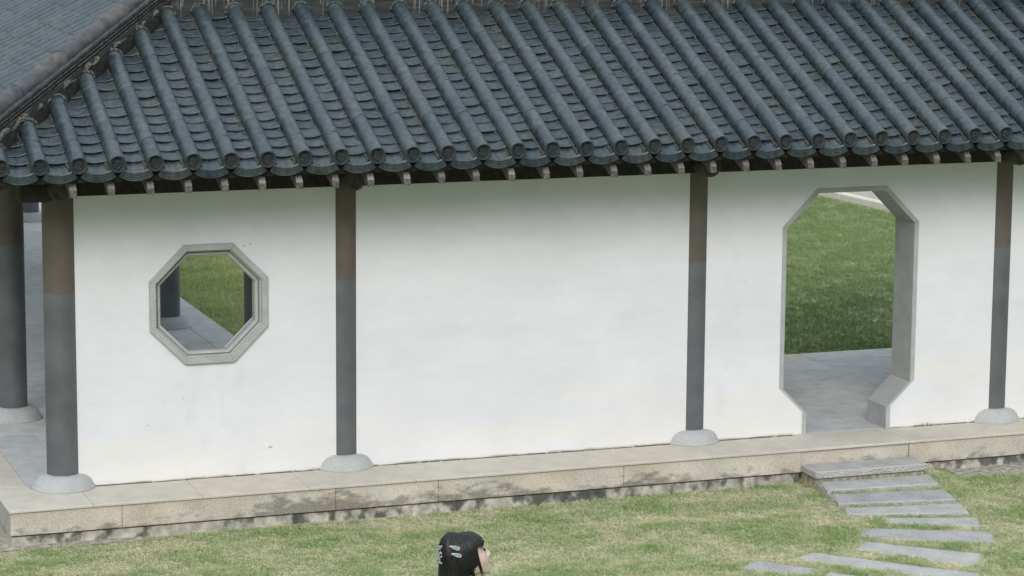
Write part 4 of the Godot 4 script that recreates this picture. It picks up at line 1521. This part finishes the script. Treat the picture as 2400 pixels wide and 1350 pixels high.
func build_person() -> void:
	# stands in the lawn in front of the platform, in profile, facing along the wall; local origin at the feet
	var at := Vector3(0.815, GY, 6.86)
	var P := node("person", self, at)
	P.scale = Vector3.ONE * 0.966
	tag(P, "person with long black hair and silver hair clips, in profile facing right on the lawn", "person")
	var V := func(x: float, y: float, z: float) -> Vector3: return Vector3(x, y, z)
	var skin := Color(0.64, 0.48, 0.41)
	# --- body: one surface, head to feet (x forward, z to the right of the figure)
	var body := []
	body.append([V.call(-0.02, 0.96, 0), V.call(-0.035, 1.22, 0), 0.125, 0.105, Vector3(0.8, 1, 1.1)])
	body.append([V.call(-0.02, 1.22, -0.10), V.call(-0.02, 1.22, 0.10), 0.075, 0.075])
	body.append([V.call(-0.03, 0.90, -0.07), V.call(-0.03, 0.90, 0.07), 0.115, 0.115])
	body.append([V.call(-0.045, 1.26, 0), V.call(-0.012, 1.42, 0), 0.055, 0.048])
	for sg in [-1.0, 1.0]:
		body.append([V.call(-0.02, 1.25, 0.155 * sg), V.call(-0.05, 0.98, 0.205 * sg), 0.046, 0.038])
		body.append([V.call(-0.05, 0.98, 0.205 * sg), V.call(0.04, 0.76, 0.215 * sg), 0.036, 0.026])
		body.append([V.call(0.04, 0.76, 0.215 * sg), V.call(0.06, 0.69, 0.21 * sg), 0.027, 0.024, Vector3(1, 1, 0.6)])
		for f in [[0.010, 0.075], [0.028, 0.085], [0.045, 0.08], [0.062, 0.062]]:
			body.append([V.call(0.03 + f[0], 0.69, 0.21 * sg), V.call(0.035 + f[0], 0.69 - f[1], 0.205 * sg), 0.009, 0.007])
		body.append([V.call(0.075, 0.73, 0.21 * sg), V.call(0.10, 0.67, 0.2 * sg), 0.011, 0.008])
		body.append([V.call(-0.03, 0.86, 0.085 * sg), V.call(-0.01, 0.47, 0.085 * sg), 0.088, 0.055])
		body.append([V.call(-0.01, 0.47, 0.085 * sg), V.call(-0.04, 0.09, 0.085 * sg), 0.056, 0.034])
		body.append([V.call(-0.06, 0.04, 0.085 * sg), V.call(0.12, 0.025, 0.095 * sg), 0.036, 0.025])
	var cloth := Color(0.03, 0.03, 0.04)
	var s := st_new()
	s.set_smooth_group(0)
	var bf := func(p: Vector3) -> float: return union(p, body, 0.03)
	var bs := func(p: Vector3) -> Color: return cloth if (p.y < 1.30 and p.y > 0.74) or p.y < 0.06 else skin
	nets(s, bf, Vector3(-0.24, -0.012, -0.3), Vector3(0.22, 1.43, 0.3), 0.014, bs)
	# --- head, tilted a little upwards; hc = centre between the ears
	var hc := Vector3(0.0, 1.515, 0.0)
	var T := Transform3D(Basis(Vector3.BACK, deg_to_rad(18.0)), hc)
	var Ti := T.affine_inverse()
	var hb := [
		[V.call(-0.010, 0.024, 0), V.call(-0.010, 0.024, 0), 0.082, 0.082, Vector3(1.06, 1.0, 0.84)],
		[V.call(0.03, 0.0, 0), V.call(0.038, -0.045, 0), 0.062, 0.048, Vector3(1.0, 1.0, 0.95)],
		[V.call(0.055, -0.055, 0), V.call(0.066, -0.092, 0), 0.036, 0.0185, Vector3(1, 1, 1.15)],
		[V.call(0.01, -0.062, -0.04), V.call(0.06, -0.088, -0.008), 0.018, 0.016],
		[V.call(0.01, -0.062, 0.04), V.call(0.06, -0.088, 0.008), 0.018, 0.016],
		[V.call(0.045, -0.022, 0.036), V.call(0.045, -0.022, 0.036), 0.026, 0.026],
		[V.call(0.045, -0.022, -0.036), V.call(0.045, -0.022, -0.036), 0.026, 0.026]]
	var nose := [[V.call(0.080, 0.028, 0), V.call(0.108, -0.024, 0), 0.007, 0.0085], [V.call(0.098, -0.029, 0.009), V.call(0.098, -0.029, -0.009), 0.0075, 0.0075]]
	var lips := [[V.call(0.0925, -0.052, 0.012), V.call(0.0925, -0.052, -0.012), 0.0058, 0.0058], [V.call(0.0905, -0.0625, 0.01), V.call(0.0905, -0.0625, -0.01), 0.0062, 0.0062]]
	var ears := []
	for sg in [-1.0, 1.0]:
		ears.append([V.call(-0.006, 0.0, 0.078 * sg), V.call(0.004, -0.045, 0.072 * sg), 0.017, 0.010, Vector3(1, 1, 0.42)])
	var neck := [T.affine_inverse() * Vector3(-0.03, 1.36, 0), T.affine_inverse() * Vector3(-0.012, 1.46, 0), 0.052, 0.05]
	var hf := func(p: Vector3) -> float:
		var q := Ti * p
		var d := union(q, hb, 0.03)
		d = smin(d, sdf_bone(q, neck), 0.03)
		d = smin(d, union(q, nose, 0.008), 0.012)
		d = smin(d, union(q, lips, 0.002), 0.006)
		d = smin(d, union(q, ears, 0.01), 0.008)
		for sg in [-1.0, 1.0]:                         # eye sockets and the fold of the ear
			d = maxf(d, -(q - Vector3(0.094, 0.018, 0.034 * sg)).length() + 0.016)
			d = maxf(d, -(q - Vector3(0.003, -0.012, 0.084 * sg)).length() + 0.010)
		return d
	var hs := func(p: Vector3) -> Color:
		var q := Ti * p
		if q.x > 0.086 and absf(q.z) < 0.024 and q.y < -0.047 and q.y > -0.069: return Color(0.47, 0.25, 0.21)
		return skin
	nets(s, hf, hc + Vector3(-0.13, -0.17, -0.10), hc + Vector3(0.14, 0.14, 0.10), 0.0042, hs)
	obj("body", done(s), M.skin, P)
	M.skin.albedo_color = Color(1, 1, 1)
	# eyes
	s = st_new()
	s.set_smooth_group(0)
	for sg in [-1.0, 1.0]:
		var e := T * Vector3(0.0785, 0.017, 0.034 * sg)
		lathe(s, [Vector2(0.0, -0.011), Vector2(0.008, -0.008), Vector2(0.011, 0.0), Vector2(0.008, 0.008), Vector2(0.0, 0.011)], 10, e)
	obj("eyes", done(s), mat(null, Color(0.1, 0.08, 0.07), 0.2), P)
	# --- hair: cap, puffed crown and a long fall down the back
	var hair := [
		[V.call(-0.028, 0.026, 0), V.call(-0.028, 0.026, 0), 0.094, 0.094, Vector3(1.06, 1.0, 0.88)],
		[V.call(-0.058, 0.096, 0), V.call(-0.035, 0.078, 0), 0.058, 0.044, Vector3(1.0, 1.0, 1.05)],
		[V.call(-0.07, 0.02, 0), V.call(-0.125, -0.16, 0), 0.080, 0.092, Vector3(0.92, 1, 0.98)],
		[V.call(-0.125, -0.16, 0), V.call(-0.14, -0.48, 0), 0.092, 0.072, Vector3(0.8, 1, 1.25)],
		[V.call(0.045, 0.08, 0.0), V.call(0.068, 0.058, 0.0), 0.029, 0.026, Vector3(1, 1, 1.6)]]
	for sg in [-1.0, 1.0]:
		hair.append([V.call(0.018, 0.066, 0.055 * sg), V.call(0.008, 0.005, 0.073 * sg), 0.034, 0.014, Vector3(1.15, 1, 0.62)])
		hair.append([V.call(0.0, 0.05, 0.07 * sg), V.call(-0.028, -0.01, 0.072 * sg), 0.034, 0.02, Vector3(1.2, 1, 0.6)])
	var hn := fnoise(905, 42.0, 2)
	var hn2 := fnoise(906, 90.0, 1)
	var hairf := func(p: Vector3) -> float:
		var q := Ti * p
		var d := union(q, hair, 0.05)
		var an := atan2(q.z, q.x + 0.03)
		d += hn.get_noise_3d(an * 0.12, q.y * 0.05, 0.3) * 0.006 + hn2.get_noise_3d(an * 0.12, q.y * 0.03, 4.0) * 0.003
		# keep face, ear lobe and nape clear
		d = maxf(d, -maxf(0.027 + 0.2 * maxf(q.y, 0.0) - q.x, q.y - 0.058))
		return d
	s = st_new()
	s.set_smooth_group(0)
	var white := func(_p: Vector3) -> Color: return Color(1, 1, 1)
	nets(s, hairf, hc + Vector3(-0.24, -0.58, -0.13), hc + Vector3(0.14, 0.19, 0.13), 0.006, white)
	# loose strands: fringe over the brow, a lock before the ear, fine lines over the cap
	for k in 26:
		var zz := rng.randf_range(-0.062, 0.066)
		var side := absf(zz) / 0.066
		var x0 := 0.052 - side * 0.02
		var l := rng.randf_range(0.0, 0.035)
		var p0: Vector3 = T * Vector3(x0, 0.090 - side * 0.02, zz * 0.8)
		var p1: Vector3 = T * Vector3(0.091 - side * 0.035, 0.070 - side * 0.01, zz)
		var p2: Vector3 = T * Vector3(0.0995 - side * 0.04 + rng.randf_range(-0.002, 0.004), 0.058 - l * 0.5, zz * 1.04)
		var p3: Vector3 = T * Vector3(0.096 - side * 0.042 + rng.randf_range(-0.004, 0.004), 0.05 - l, zz * 1.05)
		tube(s, PackedVector3Array([p0, p1, p2, p3]), [0.006, 0.0042, 0.0026, 0.0008], 5)
	for k in 3:
		var x := 0.026 + k * 0.004
		tube(s, PackedVector3Array([T * Vector3(x, 0.045, 0.071), T * Vector3(x - 0.002, -0.03, 0.069), T * Vector3(x + 0.002 * k - 0.004, -0.09, 0.056), T * Vector3(x + 0.003 * k, -0.13 - 0.01 * k, 0.046)]), [0.0045, 0.003, 0.0018, 0.0008], 5)
	for k in 46:                                       # flyaway hairs lifting off the cap and the fall
		var an := rng.randf_range(0.3, 3.6)
		var y0 := rng.randf_range(-0.05, 0.13)
		var w := sqrt(maxf(0.0, 1.0 - pow((y0 - 0.03) / 0.125, 2.0)))
		var b := Vector3(-0.03 + cos(an) * 0.102 * w, y0, sin(an) * 0.09 * w)
		var o := Vector3(b.x + 0.03, b.y * 0.6, b.z).normalized()
		var l := rng.randf_range(0.03, 0.07)
		tube(s, PackedVector3Array([T * (b - o * 0.01), T * (b + o * 0.006 + Vector3(-0.3 * l, -0.2 * l, 0)), T * (b + o * 0.004 + Vector3(-0.6 * l, -0.9 * l, 0))]), [0.0018, 0.0014, 0.0006], 4)
	for k in 60:
		var an := rng.randf_range(0.6, 2.9)
		var rr := 0.001 + rng.randf() * 0.0012
		var pth := PackedVector3Array()
		for t in 6:
			var y := lerpf(0.10, -0.30, t / 5.0)
			var c := Vector3(-0.03 - 0.07 * clampf((0.06 - y) / 0.2, 0, 1), y, 0)
			var w := lerpf(0.075, 0.094, clampf((0.1 - y) / 0.12, 0, 1))
			pth.append(T * (c + Vector3(cos(an) * w * 0.95, 0, sin(an) * w * 0.9)))
		tube(s, pth, [rr], 4)
	obj("hair", done(s), M.hair, P)
	# --- two silver snap clips and a beaded comb
	for k in 2:
		s = st_new()
		var c: Vector3 = T * Vector3(-0.068 - k * 0.006, 0.100 - k * 0.034, 0.0)
		var tip := c + Vector3(-0.022, 0.006, 0.0)
		var loop := PackedVector3Array()
		for t in 17:
			var u := t / 16.0 * TAU
			var wdt := 0.0095 * (0.55 + 0.45 * cos(u))
			var q := Vector3(cos(u) * 0.021, sin(u) * wdt - cos(u) * 0.0045, 0.0)
			var wp := c + q
			var zz := 0.085
			for it in 24:
				if hairf.call(Vector3(wp.x, wp.y, zz)) > 0.001: break
				zz += 0.002
			while hairf.call(Vector3(wp.x, wp.y, zz)) > 0.002 and zz > 0.03: zz -= 0.001
			loop.append(Vector3(wp.x, wp.y, zz + 0.004))
		tube(s, loop, [0.0046], 6, false)
		tube(s, PackedVector3Array([loop[0], loop[8]]), [0.003, 0.002], 6)
		tube(s, PackedVector3Array([loop[2], loop[7]]), [0.0046, 0.003], 6)
		tube(s, PackedVector3Array([loop[14], loop[9]]), [0.0046, 0.003], 6)
		obj("hair_clip", done(s), M.clip, P)
	s = st_new()
	for k in 44:
		var y := lerpf(0.115, 0.03, k / 43.0) + rng.randf_range(-0.004, 0.004)
		var z := rng.randf_range(-0.01, 0.035)
		var x := -0.09
		while hairf.call(T * Vector3(x, y, z)) < 0.0 and x > -0.24: x -= 0.002
		lathe(s, [Vector2(0.0, -0.006), Vector2(0.0055, 0.0), Vector2(0.0, 0.006)], 6, T * Vector3(x - 0.002, y, z))
	obj("hair_comb", done(s), M.clip, P)
